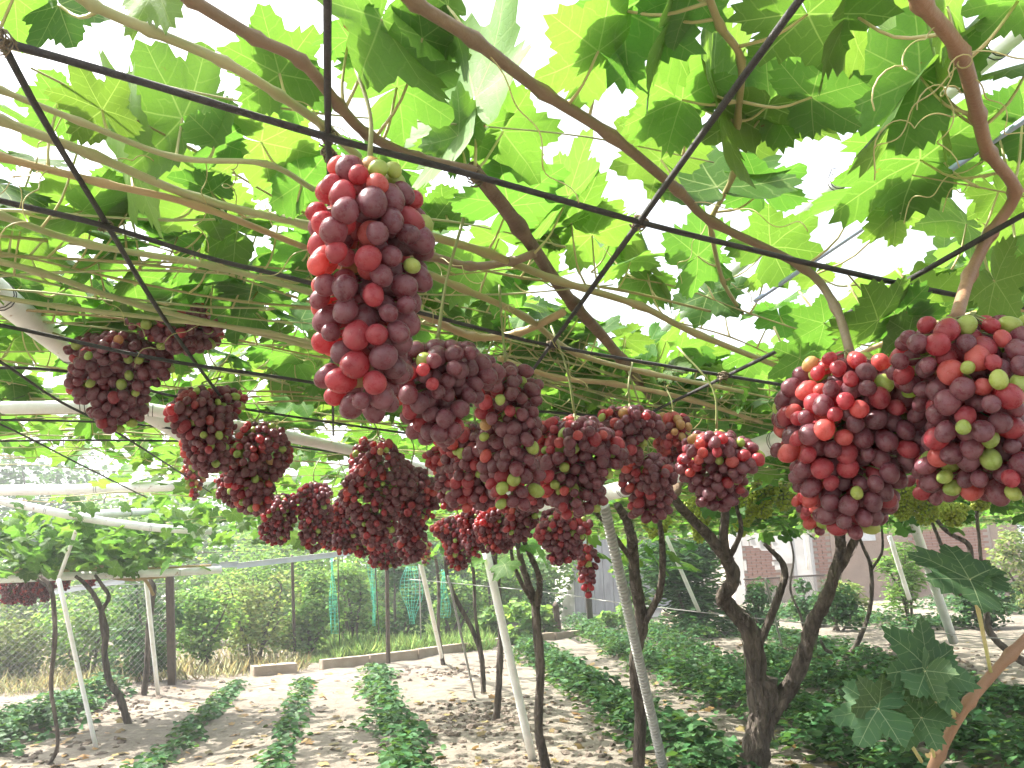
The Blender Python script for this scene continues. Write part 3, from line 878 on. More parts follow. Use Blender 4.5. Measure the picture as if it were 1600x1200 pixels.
# green netting strips
def net(label, px, y0, y1, d, wpx):
    a0 = PD(px, y0, d); b0 = PD(px + 3, y1, d); w = wpx / FPX * d
    e = empty('garden_net', b0)
    tag(e, label, 'net', 'green plastic netting strips')
    mb = MB(); H = (a0 - b0).length; u = (a0 - b0).normalized()
    nv = 7
    off = [rng.uniform(0, 6) for _ in range(nv)]
    def pt(i, t):
        return b0 + u * (t * H) + rgt_h * ((i / (nv - 1) - .5) * w * (.6 + .4 * math.sin(t * 5 + off[0])) + .01 * math.sin(t * 9 + off[i])) + fwd_h * (.03 * math.sin(i * 2.1 + t * 6))
    for i in range(nv):
        tube(mb, [pt(i, t / 8) for t in range(9)], .0028, 3, 1)
    for j in range(int(H / .045)):
        t = j * .045 / H
        tube(mb, [pt(i, t) for i in range(nv)], .0022, 3, 1)
    obj('netting', mb.mesh('netting', [M['net']]), e)
net('narrow green netting strip hanging left of the bright grass', 519, 872, 990, 10.6, 14)
net('bunched green netting strip hanging before the bushes, second from left', 582, 870, 978, 10.9, 12)
net('wide faint green netting hanging behind the brown stake', 642, 885, 975, 11.2, 34)
net('faint green netting hanging behind the far leaning post', 692, 890, 965, 11.6, 18)
def wire(name, label, pts, r, mat, group, cat='wire', seg=6, n=4, bind=None):
    mb = MB(); tube(mb, pts, r, seg, n, rough=.12 if r > .002 else 0)
    o = obj(name, mb.mesh(name, [M[mat]])); tag(o, label, cat, group)
    return o
FW = 'thin fence wires'
wire('fence_wire', 'thin wire strung between the vine trunks at knee height', [PD(640, 905, 9), PD(760, 916, 6.0), PD(870, 927, 5.4), PD(985, 944, 4.7), PD(1270, 975, 4.4), PD(1420, 985, 4.2), PD(1700, 1010, 4.0)], .0028, 'thinwire', FW)
wire('fence_wire', 'upper thin wire over the back fence bushes', [PD(200, 868, 9.4), PD(460, 858, 10.5), PD(700, 845, 12)], .004, 'brown_post', FW)
wire('fence_wire', 'thin wire above the galvanised bar towards the trees', [PD(260, 848, 12), PD(420, 842, 12.5), PD(700, 830, 14)], .004, 'brown_post', FW)

# ------------------------------------------------------------------ trellis pipes and posts
TP = 'white painted pergola pipes'
def pipe(label, pts, r, group=TP, name='pergola_pipe', n=5):
    mb = MB(); tube(mb, pts, r, 14, n)
    o = obj(name, mb.mesh(name, [M['pipe']])); tag(o, label, 'pipe', group)
    for i in range(1, len(pts) - 1):
        c = pts[i]; t = (pts[i + 1] - pts[i - 1]).normalized(); x_, y_, z_ = frame(t, (.2, .1, 1)); tb = MB()
        q = [c + (y_ * math.cos(k * .5) + z_ * math.sin(k * .5)) * (r * 1.06) + x_ * (k - 13) * .0008 for k in range(27)]
        q += [q[-1] + Vector((.01, 0, .02)), q[-1] + Vector((.03, .01, .03))]
        tube(tb, q, .0009, 4, 1)
        obj('wire_tie', tb.mesh('wire_tie', [M['wire']]), o)
    return o
pipe('white pipe coming in at the left edge, nearest and thickest', [PD(-140, 330, 1.15), PD(0, 462, 1.42), PD(110, 550, 1.75), PD(215, 634, 2.1), PD(310, 695, 2.7), PD(400, 760, 3.9)], .0235)
pipe('long white crosspipe behind the left grape clusters', [PD(-140, 634, 2.0), PD(0, 637, 1.95), PD(130, 636, 2.0), PD(235, 640, 2.05), PD(390, 670, 2.15), PD(560, 706, 2.55), PD(700, 742, 3.0), PD(850, 786, 3.7)], .0155)
pipe('white beam rising right from the ribbed post behind grapes', [PD(845, 788, 3.75), PD(975, 764, 3.2), PD(1100, 726, 2.75), PD(1215, 690, 2.4), PD(1340, 648, 2.1), PD(1480, 600, 1.9), PD(1720, 520, 1.7)], .032)
pipe('white pipe at top right running back above the leaves', [PD(1690, -35, 1.05), PD(1560, 72, 1.2), PD(1310, 283, 1.65), PD(1085, 472, 2.5), PD(900, 628, 4.2)], .017)
pipe('white crosspipe high above the lower left pergola', [PD(-80, 767, 4.1), PD(150, 764, 4.2), PD(340, 755, 4.35), PD(520, 742, 4.5)], .026)
pipe('white pipe sloping down over the lower left pergola post', [PD(-60, 770, 5.2), PD(70, 797, 5.4), PD(128, 809, 5.5), PD(235, 824, 5.7), PD(330, 830, 5.9)], .026)
pipe('short white pipe joined above the lower left pergola', [PD(128, 806, 5.52), PD(200, 801, 6.2), PD(330, 799, 7.4)], .03)
pipe('white top rail of the lower left pergola with grapes under it', [PD(-60, 908, 6.0), PD(90, 901, 6.2), PD(280, 894, 6.6), PD(345, 890, 6.8)], .03)
PO = 'white leaning trellis posts'
post('trellis_post', 'tall white post leaning left beside the path, peeling paint', 'post', (757, 850), (832, 1186), 4.35, dground(832, 1186), 0.0221, 0.0227, 'pipe', PO, .03, 12)
post('trellis_post', 'farther white leaning post with a vine trunk against it', 'post', (655, 870), (692, 1036), 7.6, dground(692, 1036), 0.0227, 0.0227, 'pipe', PO, .03, 12)
post('trellis_post', 'thin grey stake leaning between white posts', 'post', (700, 900), (742, 1090), 6.3, dground(742, 1090), 0.0093, 0.0093, 'thinwire', PO, .03, 8)
mb = MB(); tube(mb, [PD(151, 1172, dground(150, 1168)), PD(121, 1040, dground(150, 1168)), PD(92, 906, 5.15)], .014, 10, 3)
tag(obj('trellis_post', mb.mesh('trellis_post', [M['pipe']])), 'slim white pole standing through the lower left pergola', 'post', PO)
post('trellis_post', 'short white strut from the lower left rail up to sloping pipe', 'post', (125, 812), (89, 912), 5.5, 5.9, 0.0134, 0.0134, 'pipe', PO, .02, 10)
post('trellis_post', 'white pole behind twisted trunk at lower left pergola', 'post', (222, 845), (247, 1086), 7.4, dground(247, 1086), 0.0201, 0.0201, 'pipe', PO, .03, 10)
post('trellis_post', 'white stub pole at far left edge of the picture', 'post', (-3, 905), (-6, 1010), 6.4, 6.3, 0.0201, 0.0201, 'pipe', PO, .03, 10)
post('trellis_post', 'grey leaning pole before the dark climber mass', 'post', (1038, 832), (1092, 955), 9.5, 9.8, 0.0234, 0.0234, 'pipe', PO, .03, 10)
post('trellis_post', 'thin pale stake leaning in front of the mesh panel', 'post', (1196, 905), (1226, 1028), 7.5, dground(1226, 1028), 0.0107, 0.0107, 'thinwire', PO, .03, 8)
post('trellis_post', 'white pole leaning before the brown wall and green bush', 'post', (1390, 838), (1421, 936), 11, 11.2, 0.0301, 0.0301, 'pipe', PO, .03, 10)
post('trellis_post', 'thick white post leaning behind the shaded vine leaf', 'post', (1418, 790), (1490, 1003), 6.6, 6.9, 0.0368, 0.0368, 'pipe', PO, .03, 12)
post('trellis_post', 'slim white upright beside the red brick strip', 'post', (1253, 800), (1263, 890), 20.5, 20.7, 0.0334, 0.0334, 'pipe', PO, .03, 8)
# ribbed sleeve post
a0, b0 = PD(944, 790, 3.55), PD(1042, 1225, dground(1042, 1212) * .985)
e = empty('trellis_post', b0); tag(e, 'grey ribbed post wound with cord leaning beside straight trunk', 'post', PO)
mb = MB(); tube(mb, [b0, a0], [.017, .017], 10, 4)
obj('core', mb.mesh('core', [M['rubber']]), e)
mb = MB(); L = (a0 - b0).length; u = (a0 - b0).normalized(); x, y, z = frame(u, (0, 1, 0))
turns = int(L / .0175)
pts = [b0 + u * (L * i / (turns * 10)) + (y * math.cos(i * .6283) + z * math.sin(i * .6283)) * .0185 for i in range(turns * 10 + 1)]
tube(mb, pts, .0062, 5, 1)
obj('cord_winding', mb.mesh('cord_winding', [M['rubber']]), e)

# black trellis wires overhead
BW = 'black trellis wires overhead'
bindings = []
def bwire(label, pts, r, binds=()):
    e = empty('trellis_wire', pts[0]); tag(e, label, 'wire', BW)
    mb = MB(); tube(mb, pts, r, 7, 5, rough=.14)
    cb = obj('cable', mb.mesh('cable', [M['wire']]), e)
    for (px, py, d) in binds:
        c = PD(px, py, d); mb = MB()
        for q in range(6):
            ax = Vector((rng.gauss(0, 1), rng.gauss(0, 1), rng.gauss(0, 1))).normalized(); x_, y_, z_ = frame(ax, (0.3, .2, 1))
            rr = r * rng.uniform(1.15, 1.6)
            pts2 = [c + (y_ * math.cos(t * .7) + z_ * math.sin(t * .7)) * rr * (1 + .04 * t) + x_ * (t - 8) * r * .3 for t in range(17)]
            tube(mb, pts2, .0010 * (d / .9), 4, 1)
        obj('binding', mb.mesh('binding', [M['binding']]), cb)
    return e
def zpts(l): return [PZ(px, py, z) for px, py, z in l]
bwire('nearest black crosswire, running above the biggest hanging cluster', zpts([(-160, 22, 1.42), (0, 64, 1.42), (255, 138, 1.42), (512, 214, 1.42), (745, 275, 1.41), (1000, 347, 1.40), (1250, 408, 1.375), (1440, 450, 1.36), (1600, 480, 1.35), (1760, 510, 1.34)]), .0036,
      [(1000, 347, 1.0), (745, 276, .93), (512, 214, .85), (2, 64, .62)])
bwire('second black crosswire, passing behind the biggest cluster', zpts([(-100, 285, 1.42), (0, 313, 1.42), (160, 352, 1.42), (330, 404, 1.42), (470, 438, 1.42), (700, 500, 1.41), (860, 540, 1.40), (1060, 575, 1.39), (1250, 606, 1.37), (1500, 650, 1.35)]), .0034, [(860, 540, 1.55), (165, 352, 1.12), (1130, 588, 1.6)])
bwire('third black crosswire, level with the left hanging clusters', zpts([(-100, 500, 1.41), (0, 508, 1.41), (240, 560, 1.40), (440, 590, 1.40), (700, 630, 1.39), (1000, 655, 1.38)]), .0034)
bwire('fourth thin black crosswire seen under the long crosspipe', zpts([(-80, 575, 1.41), (100, 580, 1.41), (300, 625, 1.40), (530, 662, 1.40), (800, 700, 1.38)]), .003)
bwire('fifth thin black crosswire far down the canopy', zpts([(-80, 655, 1.42), (200, 662, 1.42), (400, 690, 1.42), (700, 730, 1.4)]), .003)
bwire('sixth thin black crosswire far down at left', zpts([(-80, 690, 1.42), (150, 688, 1.42), (330, 690, 1.42)]), .003)
bwire('black lengthwise wire from upper left corner down to the left clusters', zpts([(-50, -20, 1.425), (0, 60, 1.425), (70, 190, 1.425), (165, 348, 1.425), (250, 488, 1.425), (330, 600, 1.42), (400, 690, 1.42)]), .0034)
bwire('black lengthwise wire dropping vertically to the biggest cluster', zpts([(512, -90, 1.425), (512, 20, 1.425), (512, 214, 1.425), (515, 290, 1.425), (518, 520, 1.425), (521, 680, 1.42)]), .0032, [(514, 240, .9)])
bwire('black lengthwise wire slanting from top right through the centre', zpts([(1310, -80, 1.41), (1245, 5, 1.41), (1130, 165, 1.41), (1000, 346, 1.40), (860, 540, 1.40), (800, 620, 1.39), (720, 720, 1.39)]), .0035)
bwire('brownish lengthwise wire rising to the right edge above the grapes', zpts([(1760, 245, 1.37), (1600, 335, 1.37), (1410, 442, 1.365), (1250, 530, 1.37), (1130, 590, 1.37), (1010, 648, 1.37), (900, 705, 1.38)]), .0035, [(1405, 445, 1.2)])
bwire('thin lengthwise wire crossing under the left crosspipe', zpts([(-60, 545, 1.40), (0, 565, 1.40), (90, 625, 1.40), (190, 680, 1.40), (330, 770, 1.4)]), .0028)
bwire('thin lengthwise wire at far left above the lower pergola', zpts([(-60, 640, 1.42), (20, 672, 1.42), (130, 728, 1.42), (230, 778, 1.42)]), .0028)
o = wire('blue_cord', 'pale blue cord stretched at upper right among the leaves', zpts([(1700, 118, 1.5), (1560, 215, 1.5), (1340, 362, 1.49), (1180, 470, 1.48)]), .0042, 'blue', None, 'cord')

# ------------------------------------------------------------------ vines
class Vine:
    def __init__(s, label, base, cat='grapevine', group='grapevines of the pergola'):
        s.e = empty('grapevine', base); tag(s.e, label, cat, group)
        s.k = .56 if 'forked trunk and arms' in label else .62; s.base = Vector(base); s.leafs = []; s.far = []; s.pet = MB(); s.canes = {}; s.tr = MB(); s.npt = []
    def trunk(s, pts, rad, seg=14, n=8, rough=.24):
        P, ro = tube(s.tr, pts, [r * s.k for r in rad], max(seg, 14), n + 3, rough=rough)
        for _ in range(int(len(P) * .55)):
            i0 = rng.randrange(0, max(1, len(P) - 5)); m = rng.randrange(3, 9); a0 = rng.uniform(0, 6.283); V = []
            for j in range(m):
                i = min(i0 + j, len(P) - 2); t = (P[i + 1] - P[i]).normalized(); A = Vector((1, 0, 0)) - t * t.x
                A.normalize(); B = t.cross(A); q = abs(j / (m - 1) - .5) * 2
                w = (.12 + .1 * (1 - q)) ; l = 1.06 + .22 * q ** 3
                for sg in (-1, 1):
                    an = a0 + sg * w + j * .05
                    V.append(P[i] + (A * math.cos(an) + B * math.sin(an)) * ro[i] * l)
            s.tr.add(V, [(2 * j, 2 * j + 1, 2 * j + 3, 2 * j + 2) for j in range(m - 1)])
        return P, ro
    def cane(s, pts, rad, mat='cane_green', seg=7, n=5, knots=6, sep=False):
        mb = MB() if sep else s.canes.setdefault(mat, MB())
        P, ro = tube(mb, pts, rad, seg, n, knots=knots)
        if sep:
            obj('cane', mb.mesh('cane', [M[mat]]), s.e)
        return P
    def petiole(s, a, b, r=.0016, mb=None):
        d = (b - a)
        mid = a.lerp(b, .5) + Vector((0, 0, -.12 * d.length)) + Vector((rng.uniform(-1, 1), rng.uniform(-1, 1), 0)) * d.length * .06
        tube(s.pet if mb is None else mb, [a, mid, b], [r * 1.3, r, r * .9], 5, 3)
    def leaf(s, base, xdir, nrm, L, ws=1.0, src=None):
        s.leafs.append((leaf_matrix(base, xdir, nrm, L, ws), base, L, src))
    def finish(s, cap=300):
        if s.tr.n: obj('trunk', s.tr.mesh('trunk', [M['bark']]), s.e)
        for m, mb in s.canes.items():
            obj('canes', mb.mesh('canes', [M[m]]), s.e)['kind'] = 'stuff'
        sc = []
        rest = []
        for lf in s.leafs:
            q = pix(lf[1])
            if q and -150 < q[0] < 1750 and -150 < q[1] < 1300 and q[2] < 7:
                sc.append((lf[2] / q[2], lf, q[2]))
            else: rest.append(lf)
        sc.sort(key=lambda t: -t[0])
        for (_, lf, d) in sc[:cap]:
            me = rng.choice(NEAR) if d < 2.2 else rng.choice(MIDL)
            o = obj('leaf', me, s.e); o.matrix_basis = lf[0]
            if lf[3] is not None and d < 1.9:
                mb = MB(); s.petiole(lf[3], lf[1], .0016, mb)
                po = obj('petiole', mb.mesh('petiole', [M['petiole']])); po.parent = o; po.matrix_parent_inverse = lf[0].inverted()
            elif lf[3] is not None and d < 3.2: s.petiole(lf[3], lf[1], .0015)
        rest += [t[1] for t in sc[cap:]]
        if s.pet.n: obj('petioles', s.pet.mesh('petioles', [M['petiole']]), s.e)['kind'] = 'stuff'
        if rest:
            o = obj('foliage', joined_leaves('foliage', [lf[0] for lf in rest], [M['leaf_far']]), s.e)
            o['kind'] = 'stuff'

def zc(x, y):
    return 1.445 - .06 * smooth(.2, 1.2, x) + .02 * noise.noise((x * .7, y * .7, 9)) - .03 * smooth(3, 7, y)

# trunk polylines given as (px, py) with one depth each
def tp(l, d): return [PD(px, py, d * k[0] if k else d) for (px, py, *k) in l]
dA = dground(1180, 1222)
VA = Vine('old vine with thick forked trunk and arms reaching overhead', G(1180, 1222))
VA.trunk(tp([(1172, 1235), (1185, 1160), (1196, 1095), (1200, 1060)], dA), [.125, .105, .10, .09], 12, 7)
VA.trunk(tp([(1190, 1120), (1182, 1060), (1172, 985), (1142, 950), (1128, 932, .99), (1146, 905, .98), (1134, 872, .97), (1118, 850, .96), (1085, 815, .93), (1052, 778, .88)], dA), [.09, .082, .08, .06, .06, .056, .05, .045, .035, .032], 11, 6)
VA.trunk(tp([(1136, 880, .975), (1130, 840, .96), (1134, 800, .95), (1130, 760, .93)], dA), [.045, .036, .032, .026], 9, 5)
VA.trunk(tp([(1140, 870, .97), (1158, 830, .95), (1150, 790, .93)], dA), [.022, .018, .014], 8, 4)
VA.trunk(tp([(1200, 1120), (1232, 1075), (1258, 1020, .99), (1272, 968, .98), (1296, 922, .97), (1312, 870, .96), (1310, 820, .94), (1296, 770, .92)], dA), [.085, .07, .06, .06, .047, .043, .033, .028], 11, 6)
VA.trunk(tp([(1310, 890, .965), (1334, 848, .95), (1350, 800, .93)], dA), [.034, .03, .024], 9, 5)
VA.trunk(tp([(1185, 1010), (1205, 960, 1.0), (1225, 905, 1.01), (1222, 880, 1.01), (1195, 850, 1.0)], dA * 1.03), [.035, .034, .03, .026, .016], 8, 5)
arm = MB()
tube(arm, [PD(738, 262, .93), PD(800, 340, 1.08), PD(880, 455, 1.4), PD(950, 535, 1.75), PD(1005, 605, 2.2), PD(1060, 668, 2.9), PD(1068, 735, 3.5), PD(1050, 778, dA * .88)], [.008, .009, .010, .011, .012, .014, .017, .020], 10, 8, rough=.13, knots=9)
obj('arm', arm.mesh('arm', [M['bark_old']]), VA.e)
VL = Vine('vine spreading its pale canes over the left foreground', PZ(-300, 900, .9) if False else Vector((-1.6, .35, 0)))
VL.trunk([Vector((-1.6, .35, -.05)), Vector((-1.55, .38, .5)), Vector((-1.62, .4, 1.0)), Vector((-1.45, .5, 1.42))], [.05, .045, .04, .03])
VR = Vine('vine with stout reddish cane twisting at upper right', Vector((2.1, 1.1, 0)))
VR.trunk([Vector((2.1, 1.1, -.05)), Vector((2.05, 1.15, .5)), Vector((2.1, 1.1, 1.0)), Vector((1.9, 1.1, 1.4))], [.05, .045, .04, .03])

def in_view_pt(p):
    q = pix(p)
    return bool(q) and 0 < q[0] < 1600 and 0 < q[1] < 1200
hand = []   # points of named canes for petioles
def hc(v, l, rad, mat, z=None):
    pts = []
    for q in l:
        zz = q[2] if len(q) > 2 else z
        pts.append(PZ(q[0], q[1], zz))
    P = v.cane(pts, rad, mat, 8, 6, 6, sep=True)
    hand.extend([(p, v) for p in P])
    return P
hc(VA, [(255, -30), (300, 0), (400, 60), (470, 95), (530, 165), (575, 210), (650, 245), (742, 266)], .0052, 'cane_brown', 1.435)
hc(VA, [(600, -40), (650, 5), (740, 62), (850, 145), (955, 212), (1060, 298), (1115, 348), (1255, 418, 1.40), (1305, 480, 1.33), (1330, 556, 1.243)], .0058, 'cane_brown', 1.45)
hc(VL, [(90, -30), (145, 8), (235, 48), (350, 97), (435, 148), (510, 200), (560, 245)], 0.0046, 'cane_olive', 1.45)
hc(VL, [(-60, 110), (0, 140), (125, 190), (275, 246), (415, 256), (490, 296)], 0.0033, 'cane_olive', 1.45)
hc(VL, [(-60, 150), (0, 187), (145, 242), (310, 310), (480, 352), (560, 380)], 0.0050, 'cane_olive', 1.44)
hc(VL, [(-60, 225), (0, 245), (160, 286), (310, 322), (480, 388)], 0.0041, 'cane_tan', 1.43)
hc(VL, [(-60, 310), (0, 336), (140, 382), (330, 415), (480, 455), (560, 480)], 0.0046, 'cane_olive', 1.44)
hc(VL, [(-60, 395), (60, 425), (230, 480), (480, 540), (640, 590)], 0.0046, 'cane_olive', 1.43)
hc(VL, [(-60, 455), (100, 480), (270, 500), (420, 520), (560, 555)], 0.0041, 'cane_olive', 1.43)
hc(VA, [(560, 380), (670, 400), (735, 416), (800, 408), (835, 396)], .0062, 'cane_brown', 1.43)
hc(VA, [(620, 470), (672, 496), (740, 526), (810, 520), (880, 488)], .0068, 'cane_tan', 1.42)
hc(VA, [(640, 415), (720, 450), (820, 495), (900, 552), (1010, 582), (1160, 612)], .0055, 'cane_green', 1.42)
hc(VA, [(660, 365), (760, 395), (870, 438), (1000, 478), (1090, 522), (1265, 592)], .0058, 'cane_green', 1.43)
hc(VA, [(1095, -40), (1125, 40), (1158, 95), (1152, 190), (1146, 272), (1112, 340), (1112, 365), (1130, 440), (1160, 490)], .0038, 'cane_green', 1.49)
hc(VA, [(780, 560), (870, 590), (960, 600), (1080, 625), (1190, 660)], .006, 'cane_tan', 1.42)
hc(VR, [(1415, -35), (1440, 5), (1500, 82), (1528, 180), (1545, 238), (1586, 300, 1.42), (1548, 365, 1.38), (1515, 430, 1.32), (1494, 498, 1.247)], .0070, 'cane_red', 1.44)
hc(VR, [(1280, 590, 1.36), (1330, 560, 1.36), (1420, 520, 1.37), (1520, 492, 1.37), (1640, 480, 1.37)], .0045, 'cane_tan')
hc(VR, [(1330, 555, 1.34), (1300, 470, 1.42), (1270, 430, 1.44)], .006, 'cane_red')

# curling tendrils on the near canes
for v in (VL, VA, VR):
    hp = [h[0] for h in hand if h[1] is v and in_view_pt(h[0])]
    tb = MB()
    for _ in range(16):
        p = rng.choice(hp); d_ = Vector((rng.gauss(0, 1), rng.gauss(0, 1), rng.uniform(-1, .6))).normalized(); x_, y_, z_ = frame(d_, (0, .3, 1)); L = rng.uniform(.05, .11)
        pts = [p + x_ * L * (k / 22) + (y_ * math.cos(k * .55) + z_ * math.sin(k * .55)) * (.0012 + .006 * (k / 22) ** 2) + Vector((0, 0, -.02 * (k / 22) ** 2)) for k in range(30)]
        tube(tb, pts, .0007, 4, 1)
    obj('tendrils', tb.mesh('tendrils', [M['petiole']]), v.e)['kind'] = 'stuff'
# named near leaves: petiole junction pixel, tip pixel, height of the junction
NL = [(160, 172, 118, 88), (285, 185, 238, 72), (338, 220, 408, 188), (92, 158, 45, 205), (22, -6, 30, 66), (92, 8, 112, 72), (245, -20, 262, 36), (437, 118, 508, 84),
      (437, 116, 408, 10), (472, 285, 452, 196), (408, 222, 500, 245), (620, 137, 722, 92), (596, 30, 552, 138), (742, 152, 722, 46), (716, 212, 668, 160), (716, 214, 775, 240),
      (786, 206, 846, 282), (935, 80, 862, 24), (938, 82, 985, 132), (972, 16, 1085, 76), (1066, 156, 985, 105), (1070, 152, 1105, 195), (1033, 250, 958, 188), (795, 322, 880, 262),
      (888, 306, 945, 262), (925, 368, 880, 320), (1203, 160, 1262, 82), (1200, 165, 1180, 225), (1268, 152, 1358, 128), (1262, 22, 1302, 102), (1440, 120, 1380, 14), (1444, 116, 1518, 60), (1438, 120, 1320, 62),
      (1438, 250, 1302, 236), (1436, 244, 1410, 140), (1348, 290, 1452, 272), (1590, 2, 1536, 44), (1612, 96, 1560, 112), (1204, 386, 1272, 322), (1120, 292, 1078, 240), (1120, 150, 1142, 72),
      (1082, -10, 1050, 72), (1598, 182, 1588, 256), (1190, 300, 1165, 240), (660, 60, 715, 20), (700, 10, 640, -40), (1050, 30, 1110, -20), (120, 240, 60, 210), (205, 230, 150, 190),
      (520, 320, 455, 330), (545, 60, 520, 20), (330, 300, 275, 265), (1330, 20, 1400, -30), (1480, 10, 1520, -40), (1560, 210, 1600, 190), (1010, 420, 950, 380), (1090, 400, 1150, 350), (1400, 330, 1350, 380), (1510, 350, 1450, 330), (1560, 300, 1590, 340)]
for i, (bx, by, tx, ty) in enumerate(NL):
    z = 1.50 + rng.uniform(-.02, .035)
    b = PZ(bx, by, z); d = depth(b)
    t = PD(tx, ty, d * rng.uniform(.93, 1.1))
    v = VL if bx < 500 else (VA if bx < 1200 else VR)
    vd = (b - CAM).normalized()
    nrm = vd * .75 + Vector((0, 0, .75)) + Vector((rng.gauss(0, .22), rng.gauss(0, .22), 0))
    best = min(hand, key=lambda h: (h[0] - b).length_squared)
    src = best[0] if (best[0] - b).length < .16 else b + Vector((rng.uniform(-.05, .05), rng.uniform(-.02, .08), -.07))
    v.leaf(b, t - b, nrm, (t - b).length * 1.02, rng.uniform(.92, 1.12), src)

for (bx, by, tx, ty, d) in ((1372, 500, 1300, 520, 1.12), (1400, 492, 1432, 545, 1.14), (1555, 440, 1590, 500, 1.02), (1450, 470, 1380, 455, 1.2), (1545, 470, 1600, 440, 1.1), (1288, 505, 1235, 540, 1.25), (1420, 520, 1360, 548, 1.15), (1250, 560, 1200, 590, 1.3), (1600, 400, 1540, 420, 1.1)):
    b = PD(bx, by, d); t = PD(tx, ty, d * rng.uniform(.95, 1.05))
    VR.leaf(b, t - b, (b - CAM).normalized() * .7 + Vector((0, 0, .7)), (t - b).length, 1.0, b + Vector((rng.uniform(-.03, .03), .03, .06)))
# further trunks of the pergola row
def vine_at(label, px, py, trunks, group='grapevines of the pergola', dk=1.0):
    d = dground(px, py) * dk
    v = Vine(label, G(px, py), group=group)
    for l, r in trunks:
        v.trunk(tp(l, d), r)
    v.d = d
    return v
VB = vine_at('straight dark vine trunk beside the ribbed post', 997, 1220, [
    ([(998, 1232), (1000, 1120), (992, 1040), (1002, 970), (992, 900, .98), (985, 830, .94), (965, 790, .88)], [.047, .045, .043, .046, .040, .036, .026]),
    ([(1000, 985), (1030, 925, .98), (1035, 860, .96), (1028, 800, .92)], [.03, .025, .022, .016]),
    ([(990, 880, .975), (955, 830, .93), (930, 800, .88)], [.02, .016, .012])])
VC = vine_at('rough vine trunk forking high just right of the white post', 850, 1205, [
    ([(858, 1222), (842, 1140), (844, 1050), (838, 965), (832, 930), (815, 880, .97), (808, 840, .95)], [.042, .034, .035, .036, .032, .024, .02]),
    ([(840, 945), (842, 900, .98), (822, 855, .96), (808, 820, .94)], [.03, .024, .02, .014]),
    ([(832, 940), (812, 905, .97), (800, 870, .96), (800, 830, .94)], [.018, .015, .013, .01])])
VD = vine_at('slender dark trunk half hidden behind the white post', 778, 1122, [
    ([(774, 1132), (780, 1060), (782, 985), (778, 915), (772, 870, .98), (786, 830, .96)], [.042, .036, .034, .036, .03, .022])])
VE = vine_at('forked thin trunk between the two white posts', 755, 1082, [
    ([(756, 1095), (752, 1025), (738, 985), (715, 940), (700, 905), (695, 870, .98)], [.034, .033, .03, .03, .026, .02]),
    ([(752, 1020), (743, 960), (740, 900), (735, 860, .98)], [.024, .022, .022, .018])])
VF = vine_at('far vine trunk leaning against the farther white post', 695, 1038, [
    ([(694, 1045), (685, 985), (686, 930), (682, 880, .98), (675, 850, .97)], [.042, .03, .03, .026, .02])])
# the lower pergola at left
LG = 'grapevines of the lower left pergola'
VP1 = vine_at('twisted twin stemmed trunk of the lower left pergola', 200, 1132, [
    ([(202, 1135), (188, 1092), (172, 1065), (163, 1020), (166, 985), (150, 935), (132, 912), (118, 900)], [.04, .042, .036, .034, .03, .028, .022, .018]),
    ([(164, 1005), (158, 960), (170, 935), (160, 915), (148, 898)], [.026, .026, .022, .02, .016])], LG)
VP2 = vine_at('thin wavy trunk at left below the hanging red grapes', 85, 1192, [
    ([(74, 1200), (90, 1165), (86, 1120), (80, 1070), (86, 990), (84, 950), (78, 915), (62, 900)], [.02, .017, .016, .018, .021, .021, .02, .016]),
    ([(84, 945), (76, 920), (58, 905)], [.014, .012, .01])], LG)
VP3 = vine_at('trunk with bowed head arching beside the pale pole', 226, 1088, [
    ([(223, 1094), (230, 1040), (232, 985), (236, 945), (238, 915), (222, 898), (195, 890)], [.045, .04, .04, .05, .045, .03, .024])], LG)
# vines at right
RG = 'grapevines at the right'
VQ1 = vine_at('small Y shaped vine in front of the sunlit crop row', 1315, 1040, [
    ([(1308, 1042), (1335, 1012), (1356, 965), (1362, 920), (1360, 882), (1345, 845, .98), (1338, 800, .95)], [.06, .04, .03, .03, .028, .022, .018]),
    ([(1362, 890), (1378, 862, .98), (1378, 820, .96)], [.022, .018, .014]),
    ([(1300, 1020), (1290, 1015), (1282, 1000)], [.03, .025, .018])], RG)
VQ2 = vine_at('crooked dark vine leaning at the right edge', 1590, 1040, [
    ([(1625, 1050), (1580, 1020), (1545, 985), (1540, 930), (1520, 880), (1512, 850), (1480, 830, .98), (1452, 800, .96)], [.06, .05, .045, .042, .038, .034, .03, .024]),
    ([(1542, 940), (1534, 890), (1530, 840), (1526, 800), (1535, 770, .98)], [.03, .024, .022, .024, .018]),
    ([(1500, 930), (1488, 890), (1470, 850), (1450, 800)], [.028, .026, .024, .02])], RG, .95)
VQ3 = vine_at('thin dark vine before the brick strip of the house', 1250, 1000, [
    ([(1262, 1008), (1250, 960), (1235, 920), (1240, 870), (1232, 830, .99), (1225, 790, .98)], [.03, .025, .022, .02, .018, .015])], RG)
VQ4 = vine_at('low sprawling vine base by the rubble heap', 1100, 985, [
    ([(1085, 990), (1098, 960), (1100, 920), (1080, 870), (1060, 830)], [.05, .045, .04, .035, .025]),
    ([(1095, 985), (1130, 970), (1160, 965), (1190, 985)], [.05, .045, .04, .035])], RG)

